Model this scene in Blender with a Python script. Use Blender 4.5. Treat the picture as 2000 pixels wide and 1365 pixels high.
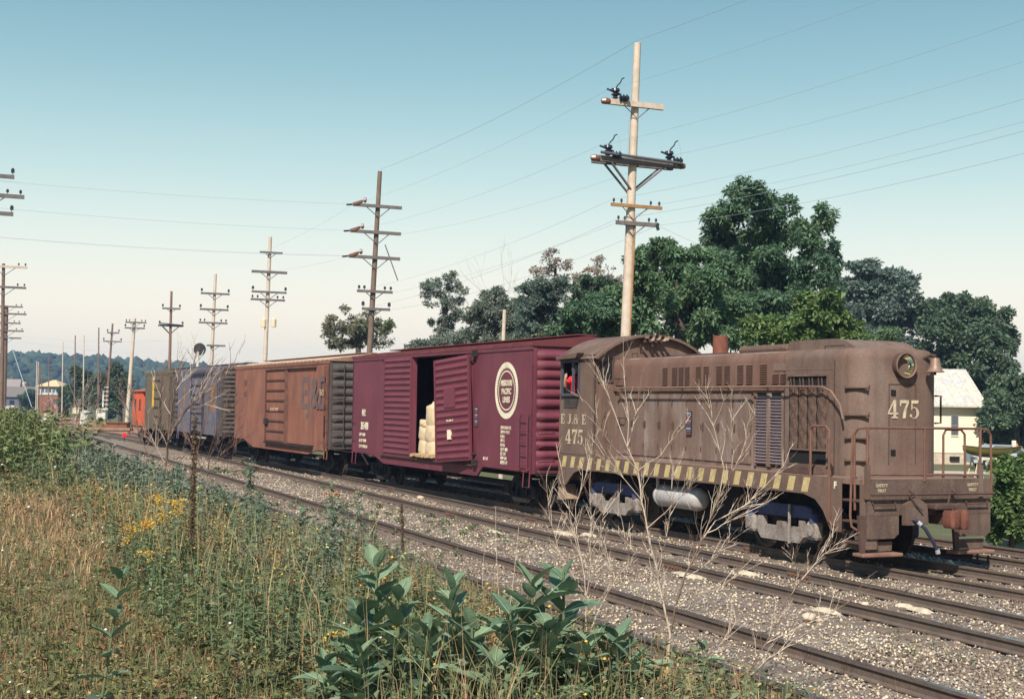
import bpy, math, random
import numpy as np
from mathutils import Vector, Matrix, Euler

random.seed(7); RNG = np.random.default_rng(7)
scene = bpy.context.scene
for o in list(bpy.data.objects): bpy.data.objects.remove(o)
COL = scene.collection
R = math.radians

# ------------------------------------------------------------------ camera
FPX, PITCH, ROLL, EYE = 2781.5, 0.0387556, 0.0157737, 2.71541
cam_d = bpy.data.cameras.new('camera'); cam = bpy.data.objects.new('camera', cam_d); COL.objects.link(cam)
cam_d.sensor_fit = 'HORIZONTAL'; cam_d.sensor_width = 36.0; cam_d.lens = 36.0*FPX/2000.0
cam_d.clip_start = 0.1; cam_d.clip_end = 20000
cam.location = (0, 0, EYE)
cam.rotation_mode = 'QUATERNION'
cam.rotation_quaternion = (Matrix.Rotation(R(90)+PITCH, 3, 'X') @ Matrix.Rotation(ROLL, 3, 'Z')).to_quaternion()
scene.camera = cam

# ------------------------------------------------------------------ sky, sun, exposure
SUN_EL = R(44); SUN_AZ_LEFT = R(17)          # sun behind the camera, a little to its left
sdir = Vector((-math.sin(SUN_AZ_LEFT)*math.cos(SUN_EL), -math.cos(SUN_AZ_LEFT)*math.cos(SUN_EL), math.sin(SUN_EL)))
world = bpy.data.worlds.new('World'); scene.world = world; world.use_nodes = True
wn = world.node_tree.nodes; wl = world.node_tree.links
for n in list(wn): wn.remove(n)
wo = wn.new('ShaderNodeOutputWorld'); bg = wn.new('ShaderNodeBackground'); sky = wn.new('ShaderNodeTexSky')
sky.sky_type = 'NISHITA'; sky.sun_disc = False
sky.sun_elevation = SUN_EL; sky.sun_rotation = math.atan2(sdir.x, sdir.y)
sky.altitude = 200; sky.air_density = 1.0; sky.dust_density = 2.0; sky.ozone_density = 1.0
# summer haze in the sky: paler and warmer towards the horizon all the way round
geo_ = wn.new('ShaderNodeTexCoord'); sx_ = wn.new('ShaderNodeSeparateXYZ'); wl.new(geo_.outputs['Generated'], sx_.inputs[0])
rp = wn.new('ShaderNodeValToRGB'); wl.new(sx_.outputs['Z'], rp.inputs['Fac']); rp.color_ramp.interpolation = 'B_SPLINE'
SKYR = [(0.0,(1.10,.89,.67)),(.05,(1.04,.90,.70)),(.10,(.82,.85,.72)),(.155,(.51,.69,.65)),(.22,(.28,.49,.53)),(.30,(.15,.32,.40)),(.55,(.08,.21,.33)),(1.0,(.05,.14,.27))]
el = rp.color_ramp.elements
while len(el) < len(SKYR): el.new(0.5)
for e_, (p_, c_) in zip(el, SKYR): e_.position = p_
for e_, (p_, c_) in zip(el, SKYR): e_.color = (*c_, 1)
gain = wn.new('ShaderNodeMix'); gain.data_type = 'RGBA'; gain.blend_type = 'MULTIPLY'; gain.inputs[0].default_value = 1.0
wl.new(rp.outputs['Color'], gain.inputs[6]); gain.inputs[7].default_value = (1.06/.11, 1.06/.11, 1.06/.11, 1)
mxs = wn.new('ShaderNodeMix'); mxs.data_type = 'RGBA'; mxs.inputs[0].default_value = 0.85
wl.new(sky.outputs['Color'], mxs.inputs[6]); wl.new(gain.outputs[2], mxs.inputs[7]); wl.new(mxs.outputs[2], bg.inputs['Color'])
bg.inputs['Strength'].default_value = 0.11
wl.new(bg.outputs['Background'], wo.inputs['Surface'])
sun_d = bpy.data.lights.new('sun', 'SUN'); sun_d.energy = 5.0; sun_d.angle = R(0.55); sun_d.color = (1.0, 0.93, 0.82)
sun = bpy.data.objects.new('sun', sun_d); COL.objects.link(sun)
sun.rotation_euler = sdir.to_track_quat('Z', 'Y').to_euler()
vs = scene.view_settings
vs.view_transform = 'Standard'; vs.look = 'None'; vs.exposure = 0.26; vs.gamma = 1.0; vs.use_curve_mapping = False
scene.render.engine = 'CYCLES'
cy = scene.cycles
cy.use_denoising = True; cy.max_bounces = 5; cy.diffuse_bounces = 2; cy.glossy_bounces = 3; cy.transmission_bounces = 4
cy.transparent_max_bounces = 6; cy.volume_bounces = 0; cy.caustics_reflective = False; cy.caustics_refractive = False

# ------------------------------------------------------------------ helpers
def tag(o, label=None, cat=None, group=None, kind=None):
    if label: o['label'] = label
    if cat: o['category'] = cat
    if group: o['group'] = group
    if kind: o['kind'] = kind
    return o
def empty(name, loc=(0,0,0), rz=0.0, parent=None):
    o = bpy.data.objects.new(name, None); COL.objects.link(o); o.location = loc; o.rotation_euler = (0,0,rz)
    o.empty_display_size = 0.2
    if parent: o.parent = parent
    return o
def thing(name, label, cat, loc=(0,0,0), rz=0.0, group=None):
    return tag(empty(name, loc, rz), label, cat, group)
def link(name, me, mat=None, parent=None, loc=None, rot=None, scale=None):
    o = bpy.data.objects.new(name, me); COL.objects.link(o)
    if mat is not None and len(me.materials) == 0: me.materials.append(mat)
    if parent: o.parent = parent
    if loc is not None: o.location = loc
    if rot is not None: o.rotation_euler = rot
    if scale is not None: o.scale = scale
    return o
def copy_tree(o, parent=None):
    c = o.copy(); COL.objects.link(c); c.parent = parent
    for ch in list(o.children): copy_tree(ch, c)
    return c
def smooth_mesh(me, ang=40):
    me.polygons.foreach_set('use_smooth', [True]*len(me.polygons)); me.set_sharp_from_angle(angle=R(ang))

class MB:
    """collects simple shapes and links them as one mesh"""
    def __init__(s): s.v = []; s.f = []
    def add(s, vs, fs):
        o = len(s.v); s.v += [tuple(p) for p in vs]; s.f += [tuple(i+o for i in f) for f in fs]; return s
    def box(s, x0, x1, y0, y1, z0, z1):
        v = [(x0,y0,z0),(x1,y0,z0),(x1,y1,z0),(x0,y1,z0),(x0,y0,z1),(x1,y0,z1),(x1,y1,z1),(x0,y1,z1)]
        return s.add(v, [(0,3,2,1),(4,5,6,7),(0,1,5,4),(1,2,6,5),(2,3,7,6),(3,0,4,7)])
    def bbox(s, x0, x1, y0, y1, z0, z1, b=0.02):
        # box with chamfered vertical and horizontal edges (two stacked insets)
        def ring(i, z): return [(x0+i,y0+b,z),(x0+b,y0+i,z),(x1-b,y0+i,z),(x1-i,y0+b,z),(x1-i,y1-b,z),(x1-b,y1-i,z),(x0+b,y1-i,z),(x0+i,y1-b,z)]
        v = ring(b*.6, z0)+ring(0, z0+b)+ring(0, z1-b)+ring(b*.6, z1); f = [tuple(range(7,-1,-1)), tuple(range(24,32))]
        for k in range(3):
            for i in range(8): j=(i+1)%8; f.append((k*8+i, k*8+j, k*8+8+j, k*8+8+i))
        return s.add(v, f)
    def prism(s, poly, a, b, axis='y'):
        n = len(poly)
        def P(p, t):
            if axis == 'y': return (p[0], t, p[1])
            if axis == 'x': return (t, p[0], p[1])
            return (p[0], p[1], t)
        v = [P(p,a) for p in poly]+[P(p,b) for p in poly]
        f = [tuple(range(n-1,-1,-1)), tuple(range(n,2*n))]+[(i,(i+1)%n,n+(i+1)%n,n+i) for i in range(n)]
        return s.add(v, f)
    def tube(s, pts, r, n=6, cap=True):
        pts = [Vector(p) for p in pts]; m = len(pts)
        rs = r if isinstance(r, (list, tuple)) else [r]*m
        o = len(s.v); up = None
        for i, p in enumerate(pts):
            t = (pts[min(i+1,m-1)]-pts[max(i-1,0)])
            if t.length < 1e-9: t = Vector((0,0,1))
            t.normalize()
            if up is None:
                up = Vector((0,0,1)) if abs(t.z) < .9 else Vector((1,0,0))
            a = t.cross(up)
            if a.length < 1e-6: a = t.cross(Vector((0,1,0)))
            a.normalize(); b = a.cross(t); b.normalize(); up = b
            for k in range(n):
                an = 2*math.pi*k/n; q = p+(a*math.cos(an)+b*math.sin(an))*rs[i]; s.v.append((q.x,q.y,q.z))
        for i in range(m-1):
            for k in range(n):
                k2 = (k+1)%n; s.f.append((o+i*n+k, o+i*n+k2, o+(i+1)*n+k2, o+(i+1)*n+k))
        if cap: s.f.append(tuple(o+k for k in range(n))[::-1]); s.f.append(tuple(o+(m-1)*n+k for k in range(n)))
        return s
    def cyl(s, a, b, r0, r1=None, n=12): return s.tube([a,b], [r0, r0 if r1 is None else r1], n)
    def lathe(s, prof, c, axis='z', n=16, cap=True):
        # prof: (radius, height) pairs round an axis through c
        o = len(s.v)
        for (r, h) in prof:
            for k in range(n):
                an = 2*math.pi*k/n; u, w = r*math.cos(an), r*math.sin(an)
                s.v.append({'z':(c[0]+u,c[1]+w,c[2]+h),'x':(c[0]+h,c[1]+u,c[2]+w),'y':(c[0]+u,c[1]+h,c[2]+w)}[axis])
        for i in range(len(prof)-1):
            for k in range(n):
                k2=(k+1)%n; s.f.append((o+i*n+k,o+i*n+k2,o+(i+1)*n+k2,o+(i+1)*n+k))
        if cap: s.f.append(tuple(o+k for k in range(n))[::-1]); s.f.append(tuple(o+(len(prof)-1)*n+k for k in range(n)))
        return s
    def grid(s, fn, nu, nv):
        o = len(s.v)
        for j in range(nv+1):
            for i in range(nu+1): s.v.append(tuple(fn(i/nu, j/nv)))
        for j in range(nv):
            for i in range(nu):
                a=o+j*(nu+1)+i; s.f.append((a,a+1,a+nu+2,a+nu+1))
        return s
    def mesh(s, name, off=(0,0,0), smooth=0):
        me = bpy.data.meshes.new(name)
        v = s.v if off == (0,0,0) else [(p[0]+off[0],p[1]+off[1],p[2]+off[2]) for p in s.v]
        me.from_pydata(v, [], s.f); me.update()
        if smooth: smooth_mesh(me, smooth)
        return me
    def obj(s, name, mat, parent=None, off=(0,0,0), smooth=0, **k):
        return link(name, s.mesh(name, off, smooth), mat, parent, **k)

def np_mesh(name, V, F, smooth=False):
    """fast mesh from numpy arrays; F is (n,3) or (n,4)"""
    V = np.asarray(V, dtype=np.float32); F = np.asarray(F, dtype=np.int32)
    me = bpy.data.meshes.new(name); k = F.shape[1]
    me.vertices.add(len(V)); me.vertices.foreach_set('co', V.ravel())
    me.loops.add(F.size); me.loops.foreach_set('vertex_index', F.ravel())
    me.polygons.add(len(F)); me.polygons.foreach_set('loop_start', np.arange(0, F.size, k, dtype=np.int32))
    me.polygons.foreach_set('loop_total', np.full(len(F), k, dtype=np.int32))
    if smooth: me.polygons.foreach_set('use_smooth', np.ones(len(F), dtype=bool))
    me.update(calc_edges=True); return me

# ------------------------------------------------------------------ materials
MATS = {}
def mat(name, col, rough=0.85, col2=None, scale=1.5, var=0.0, streak=0.0, streak_col=None, speck=0.0, speck_scale=60,
        bump=0.0, bscale=40, metal=0.0, island=0.0, trans=0.0, emit=None, spec=0.3, coat=0.0, warp_detail=6.0, palette=None, dust=None, objvar=0.0):
    if name in MATS: return MATS[name]
    m = bpy.data.materials.new(name); m.use_nodes = True; MATS[name] = m
    nt = m.node_tree; N = nt.nodes; L = nt.links
    b = N['Principled BSDF']; b.inputs['Roughness'].default_value = rough; b.inputs['Metallic'].default_value = metal
    b.inputs['Specular IOR Level'].default_value = spec
    def rgb(c):
        n = N.new('ShaderNodeRGB'); n.outputs[0].default_value = (c[0],c[1],c[2],1); return n.outputs[0]
    def mix(fac, a, bb, typ='MIX'):
        n = N.new('ShaderNodeMix'); n.data_type = 'RGBA'; n.blend_type = typ; n.clamp_factor = True
        if isinstance(fac, (int,float)): n.inputs[0].default_value = fac
        else: L.new(fac, n.inputs[0])
        L.new(a, n.inputs[6]); L.new(bb, n.inputs[7]); return n.outputs[2]
    tc = N.new('ShaderNodeTexCoord'); oi = N.new('ShaderNodeObjectInfo')
    va = N.new('ShaderNodeVectorMath'); va.operation = 'MULTIPLY_ADD'
    cmb = N.new('ShaderNodeCombineXYZ'); L.new(oi.outputs['Random'], cmb.inputs[0]); L.new(oi.outputs['Random'], cmb.inputs[1])
    L.new(cmb.outputs[0], va.inputs[0]); va.inputs[1].default_value = (37.,19.,0.); L.new(tc.outputs['Object'], va.inputs[2])
    vec = va.outputs[0]
    def noise(sc, det=4.0, vscale=None, rgh=.55):
        n = N.new('ShaderNodeTexNoise'); n.inputs['Scale'].default_value = sc; n.inputs['Detail'].default_value = det; n.inputs['Roughness'].default_value = rgh
        v = vec
        if vscale:
            mp = N.new('ShaderNodeVectorMath'); mp.operation = 'MULTIPLY'; mp.inputs[1].default_value = vscale; L.new(vec, mp.inputs[0]); v = mp.outputs[0]
        L.new(v, n.inputs['Vector']); return n.outputs['Fac']
    def ramp(f, lo, hi):
        n = N.new('ShaderNodeMapRange'); n.inputs[1].default_value = lo; n.inputs[2].default_value = hi; L.new(f, n.inputs[0]); return n.outputs[0]
    c = rgb(col)
    if col2 is not None: c = mix(ramp(noise(scale, warp_detail), .38, .62), c, rgb(col2))
    if var > 0:
        d = rgb([x*(1-var) for x in col]); l = rgb([min(1,x*(1+var)) for x in col])
        base = mix(ramp(noise(scale*2.3, 5), .3, .7), d, l)
        c = mix(0.5, c, base) if col2 is not None else base
    if objvar > 0:
        h0 = N.new('ShaderNodeHueSaturation'); r0 = N.new('ShaderNodeMapRange'); r0.inputs[3].default_value = 1-objvar; r0.inputs[4].default_value = 1+objvar; L.new(oi.outputs['Random'], r0.inputs[0]); L.new(r0.outputs[0], h0.inputs['Value'])
        r1 = N.new('ShaderNodeMapRange'); r1.inputs[3].default_value = .5+objvar*.03; r1.inputs[4].default_value = .5-objvar*.16; L.new(oi.outputs['Random'], r1.inputs[0]); L.new(r1.outputs[0], h0.inputs['Hue'])
        L.new(c, h0.inputs['Color']); c = h0.outputs['Color']
    if palette:
        g = N.new('ShaderNodeNewGeometry'); cr_ = N.new('ShaderNodeValToRGB'); cr_.color_ramp.interpolation = 'CONSTANT'; e_ = cr_.color_ramp.elements
        m1 = N.new('ShaderNodeMath'); m1.operation = 'MULTIPLY'; m1.inputs[1].default_value = 3.77; L.new(g.outputs['Random Per Island'], m1.inputs[0])
        m2 = N.new('ShaderNodeMath'); m2.operation = 'FRACT'; L.new(m1.outputs[0], m2.inputs[0]); L.new(m2.outputs[0], cr_.inputs['Fac'])
        while len(e_) < len(palette): e_.new(0.5)
        for q_ in range(len(palette)): e_[q_].position = q_/len(palette)
        for q_ in range(len(palette)): e_[q_].color = (*palette[q_], 1)
        c = mix(0.7, c, cr_.outputs['Color'])
    if island > 0:
        g = N.new('ShaderNodeNewGeometry'); h = N.new('ShaderNodeHueSaturation')
        v1 = N.new('ShaderNodeMapRange'); v1.inputs[3].default_value = 1-island; v1.inputs[4].default_value = 1+island; L.new(g.outputs['Random Per Island'], v1.inputs[0]); L.new(v1.outputs[0], h.inputs['Value'])
        mm = N.new('ShaderNodeMath'); mm.operation = 'MULTIPLY'; mm.inputs[1].default_value = 7.31; L.new(g.outputs['Random Per Island'], mm.inputs[0])
        fr = N.new('ShaderNodeMath'); fr.operation = 'FRACT'; L.new(mm.outputs[0], fr.inputs[0])
        v2 = N.new('ShaderNodeMapRange'); v2.inputs[3].default_value = 0.5-island*.06; v2.inputs[4].default_value = 0.5+island*.06; L.new(fr.outputs[0], v2.inputs[0]); L.new(v2.outputs[0], h.inputs['Hue'])
        L.new(c, h.inputs['Color']); c = h.outputs['Color']
    if streak > 0:
        sc = streak_col or [x*.35 for x in col]
        f = ramp(noise(1.0, 5, (7,7,.45)), .5, .78)
        mm = N.new('ShaderNodeMath'); mm.operation = 'MULTIPLY'; mm.inputs[1].default_value = streak; L.new(f, mm.inputs[0])
        c = mix(mm.outputs[0], c, rgb(sc))
    if dust is not None:
        f = ramp(noise(.8, 6, (2.2,2.2,.8)), .48, .72); mm = N.new('ShaderNodeMath'); mm.operation = 'MULTIPLY'; mm.inputs[1].default_value = dust[3]; L.new(f, mm.inputs[0])
        c = mix(mm.outputs[0], c, rgb(dust[:3]))
    if speck > 0:
        f = noise(speck_scale, 2); d = N.new('ShaderNodeMapRange'); d.inputs[1].default_value=.25; d.inputs[2].default_value=.75; d.inputs[3].default_value=1-speck; d.inputs[4].default_value=1+speck; L.new(f, d.inputs[0])
        cc = N.new('ShaderNodeCombineColor'); [L.new(d.outputs[0], cc.inputs[i]) for i in range(3)]
        c = mix(1.0, c, cc.outputs[0], 'MULTIPLY')
    L.new(c, b.inputs['Base Color'])
    if bump > 0:
        bn = N.new('ShaderNodeBump'); bn.inputs['Strength'].default_value = bump; bn.inputs['Distance'].default_value = 0.02
        L.new(noise(bscale, 4), bn.inputs['Height']); L.new(bn.outputs[0], b.inputs['Normal'])
    if trans > 0:
        t = N.new('ShaderNodeBsdfTranslucent'); L.new(c, t.inputs['Color']); ms = N.new('ShaderNodeMixShader'); ms.inputs[0].default_value = trans
        L.new(b.outputs[0], ms.inputs[1]); L.new(t.outputs[0], ms.inputs[2]); L.new(ms.outputs[0], N['Material Output'].inputs['Surface'])
    if emit: b.inputs['Emission Color'].default_value = (*emit[:3],1); b.inputs['Emission Strength'].default_value = emit[3]
    if coat: b.inputs['Coat Weight'].default_value = coat
    return m

# ------------------------------------------------------------------ survey of the place: pixel of the photograph -> place on the ground
_cp,_sp,_cr,_sr = math.cos(PITCH),math.sin(PITCH),math.cos(ROLL),math.sin(ROLL)
def ray(u, v):
    a=(u-1000)/FPX; b=-(v-682.5)/FPX; uu=_cr*a-_sr*b; vv=_sr*a+_cr*b
    return Vector((uu, _cp-vv*_sp, _sp+vv*_cp))
def at(u, v, y):                      # the point seen at (u,v) that stands y metres in front of the camera
    r = ray(u,v); t = y/r.y; return Vector((0,0,EYE))+r*t
class Line:                            # a straight track: local x along (towards the locomotive's front), y to its left
    def __init__(s, th, c):
        s.th=th; s.d=Vector((math.cos(th),-math.sin(th))); s.n=Vector((math.sin(th),math.cos(th))); s.o=s.n*c
    def w(s, x, y, z=0.0): p=s.o+s.d*x+s.n*y; return Vector((p.x,p.y,z))
    def loc(s, p): q=Vector((p[0],p[1]))-s.o; return (q.dot(s.d), q.dot(s.n))
TR = Line(1.1475077, 16.937126); T2 = Line(1.1942357, 12.729813); T3 = Line(1.1973885, 8.447363)
def smoothstep(a, b, x): t=np.clip((x-a)/(b-a),0,1); return t*t*(3-2*t)
def ground_z(x, y):
    x=np.asarray(x,dtype=float); y=np.asarray(y,dtype=float)
    qx=x-T3.o.x; qy=y-T3.o.y; s3=qx*T3.d.x+qy*T3.d.y; y3=qx*T3.n.x+qy*T3.n.y
    rx=x-TR.o.x; ry=y-TR.o.y; yt=rx*TR.n.x+ry*TR.n.y
    top = 1.0-0.55*smoothstep(25,75,-s3)
    z = -0.34 + (0.34+top)*(1-smoothstep(-5.4,-2.0,y3))
    z = z - 0.25*smoothstep(4.5,9,yt)
    z = z + 0.05*np.sin(x*1.3+y*.7)*np.cos(y*.9-x*.4)*(1-smoothstep(-3.2,-2.4,y3))
    return z
def gz(x, y): return float(ground_z(x,y))
def hit(u, v):                         # where the ray through a pixel meets the ground
    r = ray(u,v); t = 2.0
    for _ in range(4000):
        p = Vector((0,0,EYE))+r*t
        if p.z <= gz(p.x,p.y): return p
        t *= 1.004
    return p
HAZE=0.00032
# ================================================================== THE GROUND
def axis(lo, hi, step, far):
    c = np.arange(lo, hi+1e-6, step); a=[]; x=step
    d=lo
    while d > -far: x*=1.35; d-=x; a.append(d)
    b=[]; x=step; d=hi
    while d < far: x*=1.35; d+=x; b.append(d)
    return np.array(a[::-1]+list(c)+b)
gx = axis(-60,30,.5,6000); gy = axis(-6,110,.5,6000)
X,Y = np.meshgrid(gx,gy); Z = ground_z(X,Y)
Z = np.where(Y>170, np.minimum(Z,-.3), Z)
V = np.stack([X.ravel(),Y.ravel(),Z.ravel()],1); nx=len(gx); ny=len(gy)
i = np.arange(nx-1)[None,:]+np.arange(ny-1)[:,None]*nx; i=i.ravel()
me = np_mesh('ground', V, np.stack([i,i+1,i+1+nx,i+nx],1), True)
tag(link('ground', me, mat('grassy soil', (.105,.115,.05), col2=(.17,.135,.075), scale=.35, var=.35, speck=.4, speck_scale=25, bump=.6, bscale=12)), kind='structure')

# ballast bed carrying all four tracks
bs = np.concatenate([np.arange(22,-75,-.4), np.arange(-75,-230,-2.)]); nt_=90
rows=[]
for s in bs:
    A=T3.w(s,-2.35); sB=TR.loc(A)[0]; B=TR.w(sB,5.6)
    rows.append([A.lerp(B,t) for t in np.linspace(0,1,nt_)])
V=np.array([[list(p) for p in r] for r in rows]).reshape(-1,3)
tt=np.tile(np.linspace(0,1,nt_),len(bs)); edge=np.minimum(tt,1-tt)
def lumps(x,y): return .5*np.sin(x*3.1+1.7*np.sin(y*1.3))*np.cos(y*2.7+x*.6)+.3*np.sin(x*7.3-y*5.1)+.35*np.sin(.5*x+.8*y)
V[:,2] = -.192+.026*lumps(V[:,0],V[:,1])+RNG.normal(0,.008,len(V)) - .25*(1-np.clip(edge/.06,0,1))
nr=len(bs); i=(np.arange(nt_-1)[None,:]+np.arange(nr-1)[:,None]*nt_).ravel()
me=np_mesh('ballast_bed',V,np.stack([i,i+nt_,i+nt_+1,i+1],1),True)
BALLAST=mat('ballast',(.27,.215,.165),col2=(.135,.095,.078),scale=.7,var=.3,speck=.75,speck_scale=26,bump=1.0,bscale=22,rough=.95,warp_detail=8)
tag(link('ballast_bed',me,BALLAST),kind='structure')

def stones(name, mate, n, size, seed, label, smax=-75, cond=None):
    rng=np.random.default_rng(seed); pts=[]
    while len(pts)<n:
        m=n*3
        s=rng.uniform(smax,12,m); t=rng.uniform(-2.5,15.,m)
        x=T3.o.x+T3.d.x*s+T3.n.x*t; y=T3.o.y+T3.d.y*s+T3.n.y*t
        yt=(x-TR.o.x)*TR.n.x+(y-TR.o.y)*TR.n.y
        d=np.hypot(x,y); ok=(yt<5.3)&(rng.random(m)<(11/np.maximum(d,11))**1.7)&(y>4)
        if cond is not None: ok&=cond(x,y,s,t)
        pts+=list(np.stack([x[ok],y[ok],d[ok]],1))
    P=np.array(pts[:n])
    base=np.array([[1,0,0],[-1,0,0],[0,1,0],[0,-1,0],[0,0,1],[0,0,-1.]]); fc=np.array([[0,2,4],[2,1,4],[1,3,4],[3,0,4],[2,0,5],[1,2,5],[3,1,5],[0,3,5]])
    sz=rng.uniform(size[0],size[1],n)*(1+np.clip(P[:,2]-20,0,60)*.012)
    Vv=base[None]*(1+rng.uniform(-.3,.3,(n,6,3)))+rng.uniform(-.3,.3,(n,6,3))
    Vv*=sz[:,None,None]*rng.uniform(.6,1.1,(n,1,3))
    a=rng.uniform(0,6.28,n); ca,sa=np.cos(a),np.sin(a)
    xx=Vv[...,0]*ca[:,None]-Vv[...,1]*sa[:,None]; yy=Vv[...,0]*sa[:,None]+Vv[...,1]*ca[:,None]; zz=Vv[...,2]*.8
    zc=-.183+.026*lumps(P[:,0],P[:,1])+rng.uniform(-.01,.022,n)
    W=np.stack([xx+P[:,0,None],yy+P[:,1,None],zz+zc[:,None]],2).reshape(-1,3)
    Fx=(fc[None]+6*np.arange(n)[:,None,None]).reshape(-1,3)
    return tag(link(name,np_mesh(name,W,Fx),mate),label,'stones',kind='stuff')
ST1=mat('pale ballast stone',(.64,.53,.39),col2=(.47,.38,.29),scale=.8,island=.38,rough=.95,speck=.2,speck_scale=60)
ST2=mat('brown ballast stone',(.20,.15,.115),col2=(.29,.225,.17),scale=.8,island=.45,rough=.95)
ST3=mat('grey ballast stone',(.30,.28,.27),col2=(.22,.21,.22),scale=.8,island=.4,rough=.95)
clump=lambda k,lo:(lambda x,y,s,t: np.sin(x*1.1+k)+np.cos(y*.9+k*1.7+.5*x)+np.sin(2.3*x-1.7*y+k)*.7>lo)
stones('ballast_stones',ST1,70000,(.012,.032),11,'pale limestone ballast chips between and beside the rails')
stones('ballast_stones',ST2,52000,(.012,.036),12,'rusty brown ballast chips scattered along the tracks',cond=clump(1.0,.2))
stones('ballast_stones',ST3,18000,(.012,.034),13,'grey ballast chips scattered along the tracks')

# ================================================================== TRACKS
RAILM=mat('rusty rail side',(.13,.10,.085),col2=(.17,.115,.085),scale=2,var=.3,speck=.25,speck_scale=50,rough=.8)
HEADM=mat('worn rail head',(.50,.47,.52),rough=.28,metal=.95,col2=(.30,.25,.24),scale=3)
HEADR=mat('rusty rail head',(.26,.17,.10),rough=.6,metal=.2,col2=(.18,.12,.08),scale=3)
TIEM=mat('weathered tie',(.16,.12,.095),col2=(.24,.19,.15),scale=3,var=.3,streak=.2,bump=.5,bscale=25)
prof=[(-.07,-.165),(.07,-.165),(.07,-.15),(.012,-.13),(.012,-.045),(.036,-.035),(.036,-.004),(-.036,-.004),(-.036,-.035),(-.012,-.045),(-.012,-.13),(-.07,-.15)]
tie_me=MB().bbox(-.11,.11,-1.3,1.3,-.33,-.166,.012).mesh('tie'); tie_me.materials.append(TIEM)
jb=MB().box(-.36,.36,-.034,-.013,-.135,-.05).box(-.36,.36,.013,.034,-.135,-.05)
for k in (-.27,-.16,-.05,.06,.17,.28):
    jb.cyl((k,-.06,-.092),(k,-.03,-.092),.018,n=6); jb.cyl((k,.03,-.092),(k,.06,-.092),.018,n=6)
joint_me=jb.mesh('joint_bar'); joint_me.materials.append(mat('rusty joint bar',(.17,.095,.065),var=.3,speck=.3))
def track(line, s0, s1, label, head, joints, tie0, tie1):
    t=tag(empty('railway_track', line.w(0,0), -line.th), label, 'railway track', kind='structure')
    for sd in (-1,1):
        r=MB().prism([(p[0]+sd*.7525,p[1]) for p in prof], s0, s1, 'x').obj('rail',RAILM,t)
        MB().box(s0,s1,sd*.7525-.033,sd*.7525+.033,-.004,0.0).obj('running_surface',head,r)
        j=s0+joints+(1.7 if sd>0 else 0)
        while j<s1: link('joint_bar',joint_me,None,r,loc=(j,sd*.7525,0)); j+=11.9
    rng=random.Random(3); s=tie0
    while s>tie1:
        link('tie',tie_me,None,t,loc=(s+rng.uniform(-.05,.05),rng.uniform(-.06,.06),rng.uniform(-.012,.006)),rot=(rng.uniform(-.01,.01),rng.uniform(-.01,.01),rng.uniform(-.025,.025))); s-=.56
    return t
track(TR,-170,14,'rusty track carrying the train of boxcars','x' and HEADR,3.2,8,-64)
track(T2,-78,16,'middle track running between the train and the nearest track',HEADM,8.0,10,-55)
track(T3,-230,18,'nearest track beside the weeds with polished rail heads',HEADM,4.4,12,-60)
T4=Line(1.1475077,16.937126+3.32)
track(T4,-120,14,'rusty track hidden behind the train, seen past the pilot',HEADR,6.0,2,-30)

# pale spill of grain or sand between the tracks
SP=mat('pale spilled sand',(.62,.54,.40),col2=(.5,.42,.31),scale=6,bump=.6,bscale=30)
def patch(u,v,rx,ry,ang,seed):
    rng=random.Random(seed); r=ray(u,v); t=(-.14-EYE)/r.z; c=Vector((0,0,EYE))+r*t; b=MB(); n=18
    ca,sa=math.cos(ang),math.sin(ang)
    def P(rad,k,z):
        a=2*math.pi*k/n; j=1+.35*math.sin(3*a+seed)+rng.uniform(-.18,.18); x=rx*rad*j*math.cos(a); y=ry*rad*j*math.sin(a); return (x*ca-y*sa,x*sa+y*ca,z)
    v_=[(0,0,.03)]+[P(.5,k,.022) for k in range(n)]+[P(1,k,-.03) for k in range(n)]
    f=[(0,1+k,1+(k+1)%n) for k in range(n)]+[(1+k,1+n+k,1+n+(k+1)%n,1+(k+1)%n) for k in range(n)]
    o=link('sand_spill',b.add(v_,f).mesh('sand_spill',smooth=60),SP,loc=c); return o
for k,(u,v,rx,ry,lb) in enumerate([(1345,1122,.55,.09,'pale sand spill between the rails left of the front truck'),(1460,1118,.35,.1,'pale sand spill between the rails below the front truck'),(1612,1190,.32,.1,'pale sand spill beside the middle track'),
        (1770,1182,.2,.09,'small pale sand spill lying left of its twin'),(1800,1190,.25,.09,'pale sand spill right of its smaller twin'),(1100,1040,.5,.1,'pale sand spill under the bare shrub tops'),(1150,1043,.35,.08,'narrow pale sand spill by the middle track'),(963,1037,.4,.09,'pale sand spill left of the bare shrub')]):
    tag(patch(u,v,rx,ry,-TR.th,k),lb,'sand','sand spills on the ballast')

# ================================================================== HILLS AND HAZE
def hill_h(x,y):
    px = x/np.maximum(y,1)*FPX+1000
    prof_=np.interp(px,[-6000,-1500,-300,0,150,250,420,560,640,760,1000,3000,8000],[30,34,35,34,33,32,30,25,21,17,14,12,12])
    return prof_*smoothstep(620,1050,y)*(1-.4*smoothstep(1300,2200,y))
hx=np.linspace(-2600,2600,150); hy=np.linspace(560,1500,60); X,Y=np.meshgrid(hx,hy)
Z=hill_h(X,Y)-6+2.0*np.sin(X*.013+Y*.007)
V=np.stack([X.ravel(),Y.ravel(),Z.ravel()],1); nx=len(hx); i=(np.arange(nx-1)[None,:]+np.arange(len(hy)-1)[:,None]*nx).ravel()
FOR=mat('far woodland',(.045,.075,.04),col2=(.03,.05,.035),scale=.02,var=.4,island=.3)
tag(link('hills',np_mesh('hills',V,np.stack([i,i+1,i+1+nx,i+nx],1),True),FOR),kind='structure')
import bmesh
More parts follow.
